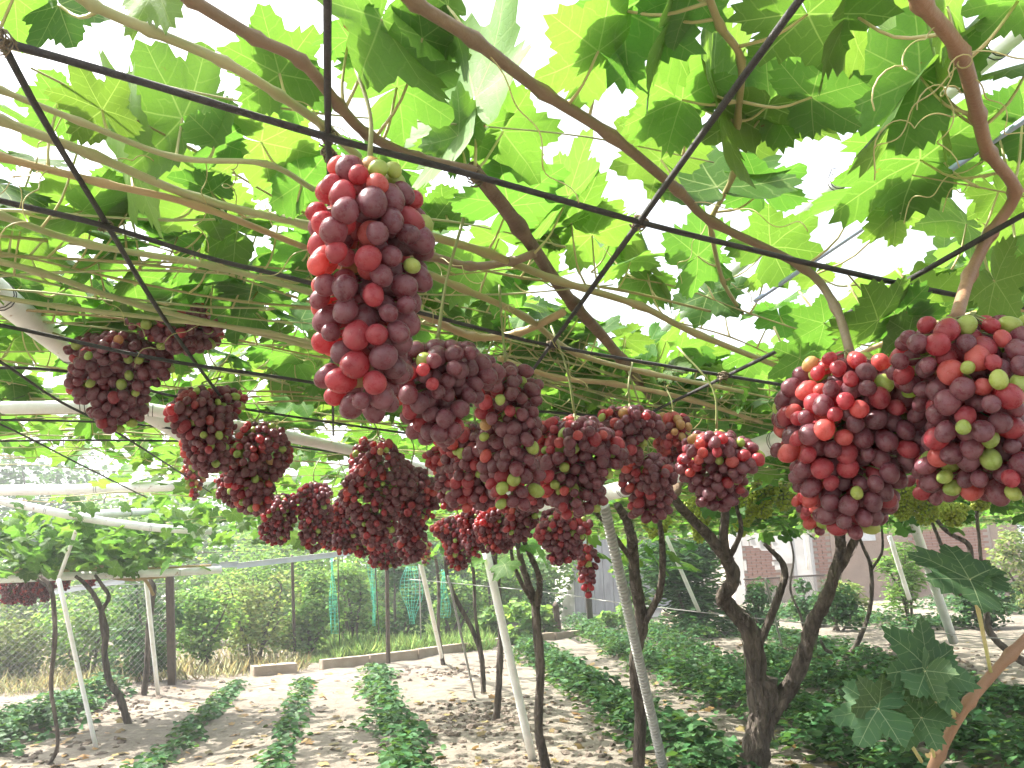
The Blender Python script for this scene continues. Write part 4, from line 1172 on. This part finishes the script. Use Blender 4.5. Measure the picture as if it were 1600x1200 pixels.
# ------------------------------------------------------------------ canopy: canes across the wires with a leaf at every node
owners = [(VL, -1.1, 1.0), (VL, -.55, 1.9), (VA, .25, 1.0), (VA, .5, 2.0), (VR, 1.5, 1.2), (VR, 2.0, 2.2), (VB, .9, 3.2), (VC, -.1, 3.2), (VQ1, 2.6, 3.6), (VD, -1.2, 3.2), (VE, 0.0, 4.8), (VF, -.9, 5.2), (VQ3, 1.6, 5.0), (VQ2, 3.6, 4.6), (VF, -.2, 7.0), (VQ4, 1.8, 7.5), (VQ2, 4.5, 7.0)]
def owner(x, y):
    return min(owners, key=lambda o: (o[1] - x) ** 2 + (o[2] - y) ** 2)[0]
def in_view(p):
    q = pix(p)
    return q and -100 < q[0] < 1700 and -100 < q[1] < 1250
def cover(x, y):
    """how leafy the canopy is: thin where the pergola ends at far left, open strip over the sunny path"""
    c = 1.0
    c *= 1 - .90 * smooth(3.4, 4.4, y) * smooth(-.40, -.75, x)
    c *= 1 - .85 * smooth(6.2, 7.6, y) * smooth(.1, -.4, x)
    c *= 1 - .45 * smooth(2.2, 3.2, y) * smooth(-.7, -1.2, x)
    c *= 1 - smooth(7.2, 9.0, y) * smooth(1.2, .2, x)
    c *= 1 - smooth(11.0, 13.0, y)
    c *= 1 - .55 * smooth(1.0, .35, y) * smooth(1.2, .4, abs(x))
    return c
GAPS = ((300, 0, 530, 120), (640, 95, 765, 190), (840, 110, 980, 260), (1030, 215, 1310, 335), (1090, 0, 1180, 110), (1270, 90, 1430, 260), (180, 60, 300, 150), (980, 280, 1160, 330))
def sky_gap(b):
    q = pix(b)
    if not q or not in_view(b): return False
    if any(x0 - 15 < q[0] < x1 + 15 and y0 - 15 < q[1] < y1 + 15 for x0, y0, x1, y1 in GAPS): return rng.random() < .92
    if q[2] < .8: return rng.random() < .88
    if q[2] < 1.3 and q[1] < 320: return rng.random() < .5
    return False
def emit_canopy(n_canes, x0, x1, y0, y1, ang, lmin, lmax, zoff, leaf_step, Lm, up=1.0):
    for _ in range(n_canes):
        x, y = rng.uniform(x0, x1), rng.uniform(y0, y1)
        an = R(rng.gauss(ang, 9)) + (math.pi if rng.random() < .3 else 0)
        ln = rng.uniform(lmin, lmax)
        z = zc(x, y) + rng.uniform(0, .05) + zoff
        nseg = max(3, int(ln / .16))
        pts = []; px_, py_, a2 = x, y, an
        for i in range(nseg + 1):
            pts.append(Vector((px_, py_, zc(px_, py_) + (z - zc(x, y)) + .015 * math.sin(i * 1.3 + x) + .012 * i / nseg)))
            a2 += rng.gauss(0, .11)
            px_ += math.cos(a2) * ln / nseg; py_ += math.sin(a2) * ln / nseg
        mid = pts[len(pts) // 2]
        v = owner(mid.x, mid.y)
        vis = any(in_view(p) for p in pts)
        if rng.random() > cover(mid.x, mid.y): continue
        r0 = rng.uniform(.0013, .0029)
        near = depth(mid) < 3.0
        if vis:
            P = v.cane(pts, [r0 * (1 - .5 * i / nseg) for i in range(nseg + 1)], rng.choice(('cane_green', 'cane_green', 'cane_tan', 'cane_olive', 'cane_olive')), 6 if near else 5, 4 if near else 2, 4, near)
        else:
            P = catmull(pts, [1] * len(pts), 4)[0]
        # leaves
        acc = 0; side = 1
        for i in range(1, len(P)):
            acc += (P[i] - P[i - 1]).length
            if acc < leaf_step: continue
            acc = rng.uniform(-.02, .02)
            side = -side
            p = P[i]
            if rng.random() > cover(p.x, p.y) ** .5: continue
            t = (P[i] - P[i - 1]).normalized()
            sd = Vector((-t.y, t.x, 0)) * side
            pl = rng.uniform(.05, .11)
            dr = (sd * rng.uniform(.2, .9) + t * rng.uniform(-.5, .5) + Vector((0, 0, rng.uniform(.25, 1.1) * up))).normalized()
            b = p + dr * pl
            xd = sd * rng.uniform(.3, 1) + t * rng.uniform(-.8, .8) + Vector((0, 0, rng.uniform(-.55, .2)))
            nm = Vector((rng.gauss(-.25, .36), rng.gauss(.5, .36), .9))
            L = Lm * rng.uniform(.62, 1.25)
            if (b - CAM).length < .5 or sky_gap(b): continue
            v.leaf(b, xd, nm, L, rng.uniform(.9, 1.12), p if vis else None)
# near field: few, so that the hand-placed leaves read; then denser away
emit_canopy(34, -2.6, .2, .95, 2.6, 14, 1.0, 2.0, 0.0, .07, .078)
emit_canopy(19, -.1, 1.3, 1.2, 2.6, 20, .8, 1.6, 0.0, .072, .078)
emit_canopy(38, .9, 3.6, 1.0, 3.0, 30, .8, 1.8, .02, .07, .080)
emit_canopy(50, 1.2, 3.8, 1.5, 3.2, 60, .6, 1.4, .16, .07, .080)
emit_canopy(44, 1.5, 4.2, 1.9, 3.6, 50, .6, 1.4, .36, .07, .080)
emit_canopy(66, -3.4, 2.2, 2.4, 5.2, 10, 1.0, 2.2, 0.0, .07, .078)
emit_canopy(170, .8, 5.2, 2.6, 6.4, 15, 1.0, 2.2, 0.0, .08, .080)
emit_canopy(90, -3.4, 3.0, 5.0, 8.8, 10, 1.0, 2.4, 0.0, .08, .080)
emit_canopy(290, .8, 8.5, 5.5, 12.5, 10, 1.0, 2.4, 0.05, .08, .085)
# overhead and behind the camera, to shade the grapes as the pergola does
emit_canopy(40, -2.4, 2.4, -1.8, .3, 14, 1.0, 2.2, .05, .1, .08)
emit_canopy(26, -4.2, -1.4, .2, 4.0, 14, 1.0, 2.2, .0, .1, .08)

# lower left pergola canopy: leaves along the rail
def rail_leaves(v, q0, q1, d0, d1, n, h0, h1, L, spread):
    for _ in range(n):
        t = rng.random()
        p = PD(q0[0] + (q1[0] - q0[0]) * t, q0[1] + (q1[1] - q0[1]) * t, d0 + (d1 - d0) * t)
        p = p + Vector((rng.gauss(0, .12), rng.gauss(0, spread), rng.uniform(h0, h1) ))
        v.leaf(p, (rng.gauss(0, 1), rng.gauss(0, 1), rng.uniform(-.8, .1)), (rng.gauss(0, .6), rng.gauss(-.2, .6), 1), L * rng.uniform(.6, 1.2))
rail_leaves(VP2, (-60, 900), (130, 895), 6.0, 6.3, 330, .0, .42, .085, .45)
rail_leaves(VP1, (60, 898), (220, 893), 6.1, 6.5, 260, .0, .40, .085, .45)
rail_leaves(VP3, (180, 893), (300, 890), 6.4, 6.7, 150, .0, .36, .08, .4)
rail_leaves(VP3, (150, 815), (330, 800), 5.7, 7.0, 60, -.18, .2, .08, .3)
rail_leaves(VF, (250, 790), (480, 800), 5.4, 6.4, 150, -.25, .25, .08, .35)
rail_leaves(VP1, (200, 700), (380, 700), 4.2, 4.4, 60, -.15, .2, .075, .3)
for v, l in ((VP1, [(118, 900), (180, 890), (260, 888), (330, 884)]), (VP1, [(148, 898), (200, 905), (260, 900)]), (VP2, [(62, 900), (20, 893), (-30, 897)]), (VP3, [(195, 890), (150, 886), (90, 893), (30, 890)]), (VP2, [(78, 915), (110, 898), (160, 893), (230, 890)]), (VP1, [(240, 930), (225, 905), (190, 893), (150, 896)])):
    v.cane([PD(x, y, 6.3 + (x - 100) * .0025) for x, y in l], [.014] * len(l), 'cane_tan', 6, 4, 5)
# leaves on the trunks' heads
for v, px, py, d, n in ((VC, 800, 845, 4.2, 12), (VB, 1000, 860, 4.3, 16), (VA, 1165, 800, 4.4, 10), (VQ3, 1215, 800, 7, 60), (VQ1, 1380, 780, 6.4, 90), (VQ2, 1500, 770, 5.4, 90), (VQ4, 1100, 800, 8.4, 120), (VQ4, 1200, 770, 8.0, 120), (VE, 740, 850, 6, 20), (VF, 690, 850, 7.5, 30)):
    for _ in range(n):
        c = PD(px + rng.gauss(0, 45), py + rng.gauss(0, 22), d * rng.uniform(.94, 1.06))
        v.leaf(c, (rng.gauss(0, 1), rng.gauss(0, 1), rng.uniform(-1, .1)), (rng.gauss(0, .6), rng.gauss(-.2, .6), 1), .085 * rng.uniform(.6, 1.2))
for v in (VL, VA, VR, VB, VC, VD, VE, VF, VP1, VP2, VP3, VQ1, VQ2, VQ3, VQ4):
    v.finish()

# foreground shoot at bottom right
b0 = PD(1440, 1240, .88)
sh = empty('vine_shoot', b0); tag(sh, 'young reddish vine shoot with dusty leaves in bottom right corner', 'vine shoot')
mb = MB(); tube(mb, [PD(1440, 1240, .88), PD(1462, 1190, .88), (PD(1500, 1118, .88)), PD(1548, 1056, .89), PD(1612, 990, .9), PD(1680, 930, .92)], .0054, 10, 6, rough=.06, knots=7)
obj('cane', mb.mesh('cane', [M['cane_red']]), sh)
for (bx, by, tx, ty, d, up, src) in ((1515, 905, 1418, 856, .86, .1, (1548, 1050)), (1520, 903, 1572, 892, .87, .1, (1548, 1050)), (1447, 1042, 1392, 982, .86, .6, (1495, 1125)), (1449, 1044, 1528, 1072, .86, .5, (1495, 1125)), (1446, 1048, 1420, 1098, .855, .9, (1495, 1125)),
                              (1372, 1108, 1290, 1112, .84, .7, (1440, 1190)), (1374, 1104, 1338, 1058, .845, .5, (1440, 1190)), (1440, 1122, 1408, 1168, .85, .8, (1462, 1190)), (1462, 1098, 1440, 1118, .87, .8, (1495, 1125))):
    b = PD(bx, by, d); t = PD(tx, ty, d * rng.uniform(.96, 1.04))
    vd = (b - CAM).normalized()
    o = obj('leaf', rng.choice(NEAR_D), sh)
    o.matrix_basis = leaf_matrix(b, t - b, -vd * .75 + Vector((0, 0, max(up, .6))), (t - b).length, 1.05 if up > .3 else .62)
    s = PD(*src, .88); mb = MB()
    tube(mb, [s, s.lerp(b, .5) + Vector((0, 0, .008)), b], [.0019, .0015, .0014], 6, 4)
    po = obj('petiole', mb.mesh('petiole', [M['petiole']])); po.parent = o; po.matrix_parent_inverse = o.matrix_basis.inverted()

# ------------------------------------------------------------------ grape clusters
def uvsphere(seg, rings):
    V = [(0, 0, 1)]
    for j in range(1, rings):
        th = math.pi * j / rings
        for i in range(seg):
            V.append((math.sin(th) * math.cos(2 * math.pi * i / seg), math.sin(th) * math.sin(2 * math.pi * i / seg), math.cos(th)))
    V.append((0, 0, -1))
    Fc = []
    for i in range(seg):
        Fc.append((0, 1 + i, 1 + (i + 1) % seg))
    for j in range(rings - 2):
        o = 1 + j * seg
        for i in range(seg):
            k = (i + 1) % seg
            Fc.append((o + i, o + seg + i, o + seg + k)); Fc.append((o + i, o + seg + k, o + k))
    o = 1 + (rings - 2) * seg; l = len(V) - 1
    for i in range(seg):
        Fc.append((l, o + (i + 1) % seg, o + i))
    return np.array(V, float), np.array(Fc)
SV, SF = uvsphere(20, 12)
LV, LF = uvsphere(9, 6)
BR = .0107
berry_me = {}
for mi in range(len(BER)):
    for s in range(3):
        V = SV * BR
        V[:, 2] *= [1.06, 1.18, 1.30][s]
        V += (BR * .05) * np.sin(SV[:, [1, 2, 0]] * 2.6 + s * 2)
        V[:, 0] *= 1 + .03 * np.sin(SV[:, 2] * 3 + s)
        berry_me[(mi, s)] = fast_mesh('berry', V, SF, [BER[mi]], None, None, True)
CG = 'ripening red grape clusters'
def cluster(label, px, y0, y1, w, bp, seed, mix=(.66, .17, .05, .09, .03), lean=0, taper=.5, parts=True, group=CG, br=BR, stem_up=True, shoulder=.2, lumps=.42, dscale=1.0):
    r_ = random.Random(seed); w *= 1.07
    if len(mix) == 5 and mix[4] < .1: mix = (mix[0] + mix[4] * .7, mix[1], mix[2], mix[3], mix[4] * .3)
    d = .0248 * (br / BR) * FPX / bp * dscale
    top = PD(px, y0, d); bot = PD(px + lean, y1, d)
    ax = bot - top; H = ax.length; ax.normalize()
    Rm = w / 2 / FPX * d
    if seed not in (1, 12, 14, 15, 16, 18): taper *= .82
    X, Y, _ = frame(ax.orthogonal(), ax)
    Y = ax.cross(X)
    e = empty('grape_cluster', top); tag(e, label, 'grapes', group)
    ph = [r_.uniform(0, 6.28) for _ in range(4)]
    def prof(t, th):
        if t < shoulder: q = .55 + .45 * math.sin(t / shoulder * math.pi / 2)
        else: q = 1 - (1 - taper) * (t - shoulder) / (1 - shoulder)
        end = min(1.0, math.sqrt(max(0, 1 - ((t - .85) / .17) ** 2))) if t > .85 else 1.0
        end = max(end, .12)
        return Rm * q * end * (1 + lumps * math.sin(2 * th + ph[0] + t * 4) * .5 + lumps * math.sin(3 * th + ph[1] - t * 9) * .5)
    acc = []; pos = np.zeros((0, 3))
    nmax = 300 if parts else 260
    for shell in range(3):
        tries = int(3200 if shell == 0 else 1500)
        for _ in range(tries):
            if len(acc) >= nmax: break
            t = r_.uniform(.0, 1.0); th = r_.uniform(0, 6.2832)
            rr = br * r_.uniform(.72, 1.16)
            rad = prof(t, th) - rr - shell * 1.75 * br + r_.gauss(0, .12) * br
            if rad < 0:
                if shell: continue
                rad = r_.uniform(0, .3) * br
            p = top + ax * (rr + t * (H - 2 * rr)) + (X * math.cos(th) + Y * math.sin(th)) * rad
            pa = np.array(p)
            if len(pos) and np.min(((pos - pa) ** 2).sum(1)) < (1.62 * br) ** 2: continue
            pos = np.vstack([pos, pa[None]])
            acc.append((p, th, rad, rr / br, t))
    # colours come in patches: green ones sit in little groups
    gsp = [top + ax * r_.uniform(.1, .95) * H + (X * r_.uniform(-1, 1) + Y * r_.uniform(-1, 1)) * Rm for _ in range(3)]
    st = MB(); tube(st, [top - ax * .002, top + ax * H * .5, top + ax * H * .9], [.0028, .002, .001], 6, 3)
    if stem_up:
        up = Vector((top.x, top.y, zc(top.x, top.y)))
        if up.z > top.z + .01:
            tube(st, [up + Vector((r_.uniform(-.05, .05), r_.uniform(-.02, .05), .01)), top.lerp(up, .5) + Vector((r_.uniform(-.012, .012), 0, 0)), top], [.0022, .0018, .0026], 6, 4)
    Vs, Fs, mis = [], [], []; o_ = 0
    for (p, th, rad, sc, t) in acc:
        u = r_.random(); mi = 0; s = 0
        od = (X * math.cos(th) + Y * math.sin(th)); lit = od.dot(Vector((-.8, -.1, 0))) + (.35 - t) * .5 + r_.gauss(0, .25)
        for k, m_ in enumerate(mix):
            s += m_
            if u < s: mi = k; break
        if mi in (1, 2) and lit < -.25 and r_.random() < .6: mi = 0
        elif mi == 0 and lit > (.35 if seed == 1 else .6) and r_.random() < (.75 if seed == 1 else .45): mi = 1 if r_.random() < .75 else 2  # sun-side berries turned redder: sunlit glow put into their colour
        if mi in (0, 1) and min((p - q).length for q in gsp[:2]) < Rm * .30 and r_.random() < .28 and mix[3] > .03: mi = 3
        if t < .055 and seed in (1, 12, 15): mi = r_.choice((1, 2, 3, 4, 1, 0))
        if mi == 3: sc *= .86
        out = (X * math.cos(th) + Y * math.sin(th)) * .8 + ax * (.55 + r_.uniform(-.5, .5))
        q = out.normalized().to_track_quat('Z', 'Y')
        if sc > .7 and rad > br:
            c = top + ax * max(0, ((p - top).dot(ax) - .012))
            tube(st, [c, p], [.0009, .0008], 4, 1)
        if parts:
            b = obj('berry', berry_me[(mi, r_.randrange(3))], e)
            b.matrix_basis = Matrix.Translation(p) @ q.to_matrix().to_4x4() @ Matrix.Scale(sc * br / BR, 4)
        else:
            Mx = np.array(q.to_matrix()) * (sc * br)
            V = LV.copy(); V[:, 2] *= 1.15
            Vs.append(V @ Mx.T + np.array(p)); Fs.append(LF + o_); o_ += len(LV); mis.append(np.full(len(LF), mi))
    if not parts:
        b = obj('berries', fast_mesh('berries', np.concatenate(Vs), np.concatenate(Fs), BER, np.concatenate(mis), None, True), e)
        b['kind'] = 'stuff'
    obj('stem', st.mesh('stem', [M['stem']]), e)
    return e

RED = (.56, .27, .08, .08, .01)
PNK = (.36, .36, .19, .07, .02)
cluster('biggest hanging grape cluster, long, nearest to the viewer', 578, 246, 660, 190, 44, 1, (.64, .25, .06, .045, .005), lean=-8, taper=.66, shoulder=.30, lumps=.16)
cluster('plump dark cluster tucked right below the biggest one', 684, 530, 700, 158, 31, 2, (.80, .12, .03, .03, .02), taper=.6)
cluster('dark cluster with green berries, right of the plump one', 790, 566, 800, 104, 25, 3, (.70, .12, .04, .12, .02), lean=12, taper=.8)
cluster('cluster hanging left behind the dark one with green berries', 742, 660, 800, 110, 20, 4, RED, taper=.7)
cluster('broad dark cluster with green berries above the ribbed post top', 898, 648, 812, 118, 22, 5, (.72, .1, .04, .12, .02), taper=.7)
cluster('upper slim cluster hanging left of the white beam', 984, 632, 728, 78, 19, 6, RED, taper=.6)
cluster('dark cluster directly in front of the white beam', 1014, 708, 818, 86, 18, 7, (.80, .12, .03, .03, .02), taper=.6)
cluster('sunlit pinkish orange cluster beside the brown wire', 1052, 642, 745, 66, 17, 8, (.2, .3, .25, .1, .15), taper=.6)  # sunlit look put into the pink and amber mix
cluster('round cluster above the forked trunk with few green berries', 1120, 672, 803, 108, 21, 9, (.74, .12, .04, .07, .03), taper=.55)
cluster('smaller cluster hanging low left of the ribbed post', 878, 796, 884, 72, 14, 10, RED, taper=.6)
cluster('lowest thin cluster tail before the white shed', 918, 850, 938, 36, 13, 11, PNK, taper=.5, lumps=.1)
cluster('huge sunlit red cluster left of the two at right', 1322, 548, 842, 195, 33, 12, (.54, .26, .10, .08, .02), lean=12, taper=.5, shoulder=.35, lumps=.25, stem_up=False)
cluster('small drooping side bunch under the huge sunlit cluster', 1268, 762, 838, 66, 22, 13, (.3, .3, .15, .18, .07), lean=14, taper=.4, stem_up=False)
cluster('left shoulder bunch of bright red berries on the huge cluster', 1248, 618, 728, 92, 28, 14, PNK, taper=.6, stem_up=False)
cluster('huge cluster cut by the right edge, green berries in front', 1520, 490, 785, 205, 37, 15, (.62, .19, .05, .12, .02), taper=.72, shoulder=.28, stem_up=False)
cluster('dark bunch between the two huge right clusters', 1438, 560, 745, 120, 31, 16, (.66, .2, .05, .07, .02), taper=.5, stem_up=False)
cluster('dark bunch peeking below the huge right edge cluster', 1466, 738, 790, 66, 26, 17, (.9, .05, .0, .05, .0), taper=.7, stem_up=False)
cluster('bunch at the very right edge half out of frame', 1612, 540, 760, 130, 33, 18, (.7, .18, .04, .06, .02), taper=.7, stem_up=False)
cluster('hazy dark cluster in front of the left pipe', 182, 518, 680, 132, 20, 19, (.84, .06, .01, .08, .01), lean=-4, taper=.42)
cluster('short cluster high at left under the lengthwise wire', 286, 474, 556, 126, 20, 20, (.78, .10, .03, .06, .03), taper=.7)
cluster('cluster over the bend of the left crosspipe', 318, 602, 745, 100, 17, 21, (.62, .22, .06, .06, .04), lean=8, taper=.7)
cluster('long cluster right of the crosspipe bend with green berries', 398, 658, 806, 92, 15, 22, (.62, .16, .05, .14, .03), lean=-2, taper=.75)
cluster('small pale bunch hanging alone left of the long cluster', 304, 722, 784, 32, 10, 23, (.4, .2, .05, .25, .1), taper=.5, parts=False)
cluster('thin dark bunch behind the long left cluster', 368, 738, 796, 52, 11, 24, (.8, .14, .02, .03, .01), taper=.6, parts=False)
cluster('far cluster low at left of the middle group', 432, 772, 854, 62, 10.5, 25, RED, taper=.6, parts=False)
cluster('far narrow cluster second in the middle group', 490, 752, 866, 52, 10.5, 26, (.7, .22, .04, .03, .01), taper=.6, parts=False)
cluster('wide cluster in the middle above the brown stake', 592, 684, 862, 88, 14, 27, (.74, .16, .04, .05, .01), lean=-8, taper=.45, shoulder=.4)
cluster('dark cluster joined right of the wide middle cluster', 642, 728, 884, 66, 13, 28, (.80, .13, .03, .03, .01), taper=.6)
cluster('far reddish cluster hanging left of the wide middle cluster', 540, 778, 868, 54, 10, 29, RED, taper=.6, parts=False)
cluster('lowest far cluster in the middle group', 606, 820, 890, 76, 9.5, 30, RED, taper=.6, parts=False)
cluster('medium cluster below the plump dark one', 706, 692, 800, 66, 15.5, 31, (.66, .22, .06, .04, .02), taper=.7)
cluster('bright red sunlit far cluster above the far leaning post', 714, 806, 894, 64, 10.5, 32, PNK, taper=.5, parts=False)  # pink mix stands for the sun on this bunch
cluster('far cluster at the top of the tall white post', 778, 776, 868, 70, 11.5, 33, RED, taper=.6, parts=False)
cluster('small pale far bunch between the leaning posts', 664, 842, 886, 20, 7, 34, (.4, .2, .1, .2, .1), taper=.6, parts=False)
cluster('bunch tucked behind the broad dark cluster', 838, 700, 800, 60, 17, 35, RED, taper=.7)
cluster('red bunch touching the wide middle cluster at its right', 668, 745, 815, 40, 13, 36, PNK, taper=.7)
cluster('far bunch filling between the narrow and wide middle clusters', 566, 800, 872, 56, 9.5, 37, RED, taper=.6, parts=False)
cluster('far dark bunch right of the narrow middle cluster', 518, 790, 862, 46, 9.5, 38, (.7, .22, .04, .03, .01), taper=.6, parts=False)
cluster('far bunch behind the medium cluster near the white post', 742, 790, 872, 56, 11, 39, (.66, .24, .06, .03, .01), taper=.6, parts=False)
cluster('dark bunch behind the tall white post top', 812, 770, 850, 54, 13, 40, (.7, .2, .04, .05, .01), taper=.6)
LGp = 'grape clusters under the lower left pergola rail'
cluster('dark cluster at far left under the lower pergola rail', 18, 908, 945, 42, 5.2, 41, (.8, .18, .02, 0, 0), parts=False, group=LGp)
cluster('second dark cluster under the lower pergola rail', 44, 908, 948, 34, 5.2, 42, (.8, .18, .02, 0, 0), parts=False, group=LGp)
cluster('third cluster under the lower pergola rail by the wavy trunk', 70, 906, 942, 30, 5.2, 43, (.8, .18, .02, 0, 0), parts=False, group=LGp)
cluster('tiny red bunch under the lower pergola rail, rightmost', 140, 900, 918, 22, 5, 44, (.5, .4, .1, 0, 0), parts=False, group=LGp)
cluster('tiny red bunch under the rail by the slim white pole', 100, 904, 924, 22, 5, 45, (.5, .4, .1, 0, 0), parts=False, group=LGp)
GG = 'unripe green grape clusters at the right'
gl = [('green unripe cluster just right of the round red cluster', 1190, 735, 812, 48), ('green unripe cluster between round cluster and huge sunlit one', 1224, 722, 800, 44), ('green unripe cluster left of the forked trunk top', 1092, 775, 850, 40),
      ('small green cluster behind the straight trunk top', 1025, 800, 845, 40), ('green unripe cluster under the huge right clusters, left', 1410, 752, 815, 44), ('green unripe cluster under the huge right clusters, second', 1445, 765, 822, 46),
      ('yellow green cluster above the shaded vine leaf', 1488, 785, 825, 46), ('green unripe cluster hanging at right below the edge bunch', 1530, 765, 800, 40), ('green unripe cluster behind the white beam end', 1160, 770, 840, 40), ('green unripe cluster in deep shade near the house', 1255, 735, 800, 40)]
for i, (lb, x, ya, yb, w) in enumerate(gl):
    cluster(lb, x, ya, yb, w, 6.2 if i != 6 else 7, 60 + i, (0, 0, 0, 0, 0, 1.0), parts=False, group=GG, br=.0095, taper=.5, dscale=1.0)

# ------------------------------------------------------------------ haze: thin volume added to imitate lens glare
hm, hnt, hout = newmat('glare_veil_air')
pv = hnt.nodes.new('ShaderNodeVolumePrincipled')
pv.inputs['Color'].default_value = (0.92, 0.95, 0.97, 1)
pv.inputs['Density'].default_value = GLARE_VEIL
pv.inputs['Anisotropy'].default_value = 0.35
hnt.links.new(pv.outputs[0], hout.inputs['Volume'])
mb = MB(); boxm(mb, (0, 130, 3.3), 155, 175, 4.4)
hz = obj('glare_veil', mb.mesh('glare_veil', [hm], False))
tag(hz, 'pale thin veil added to imitate lens glare', 'glare_veil', kind='stuff')
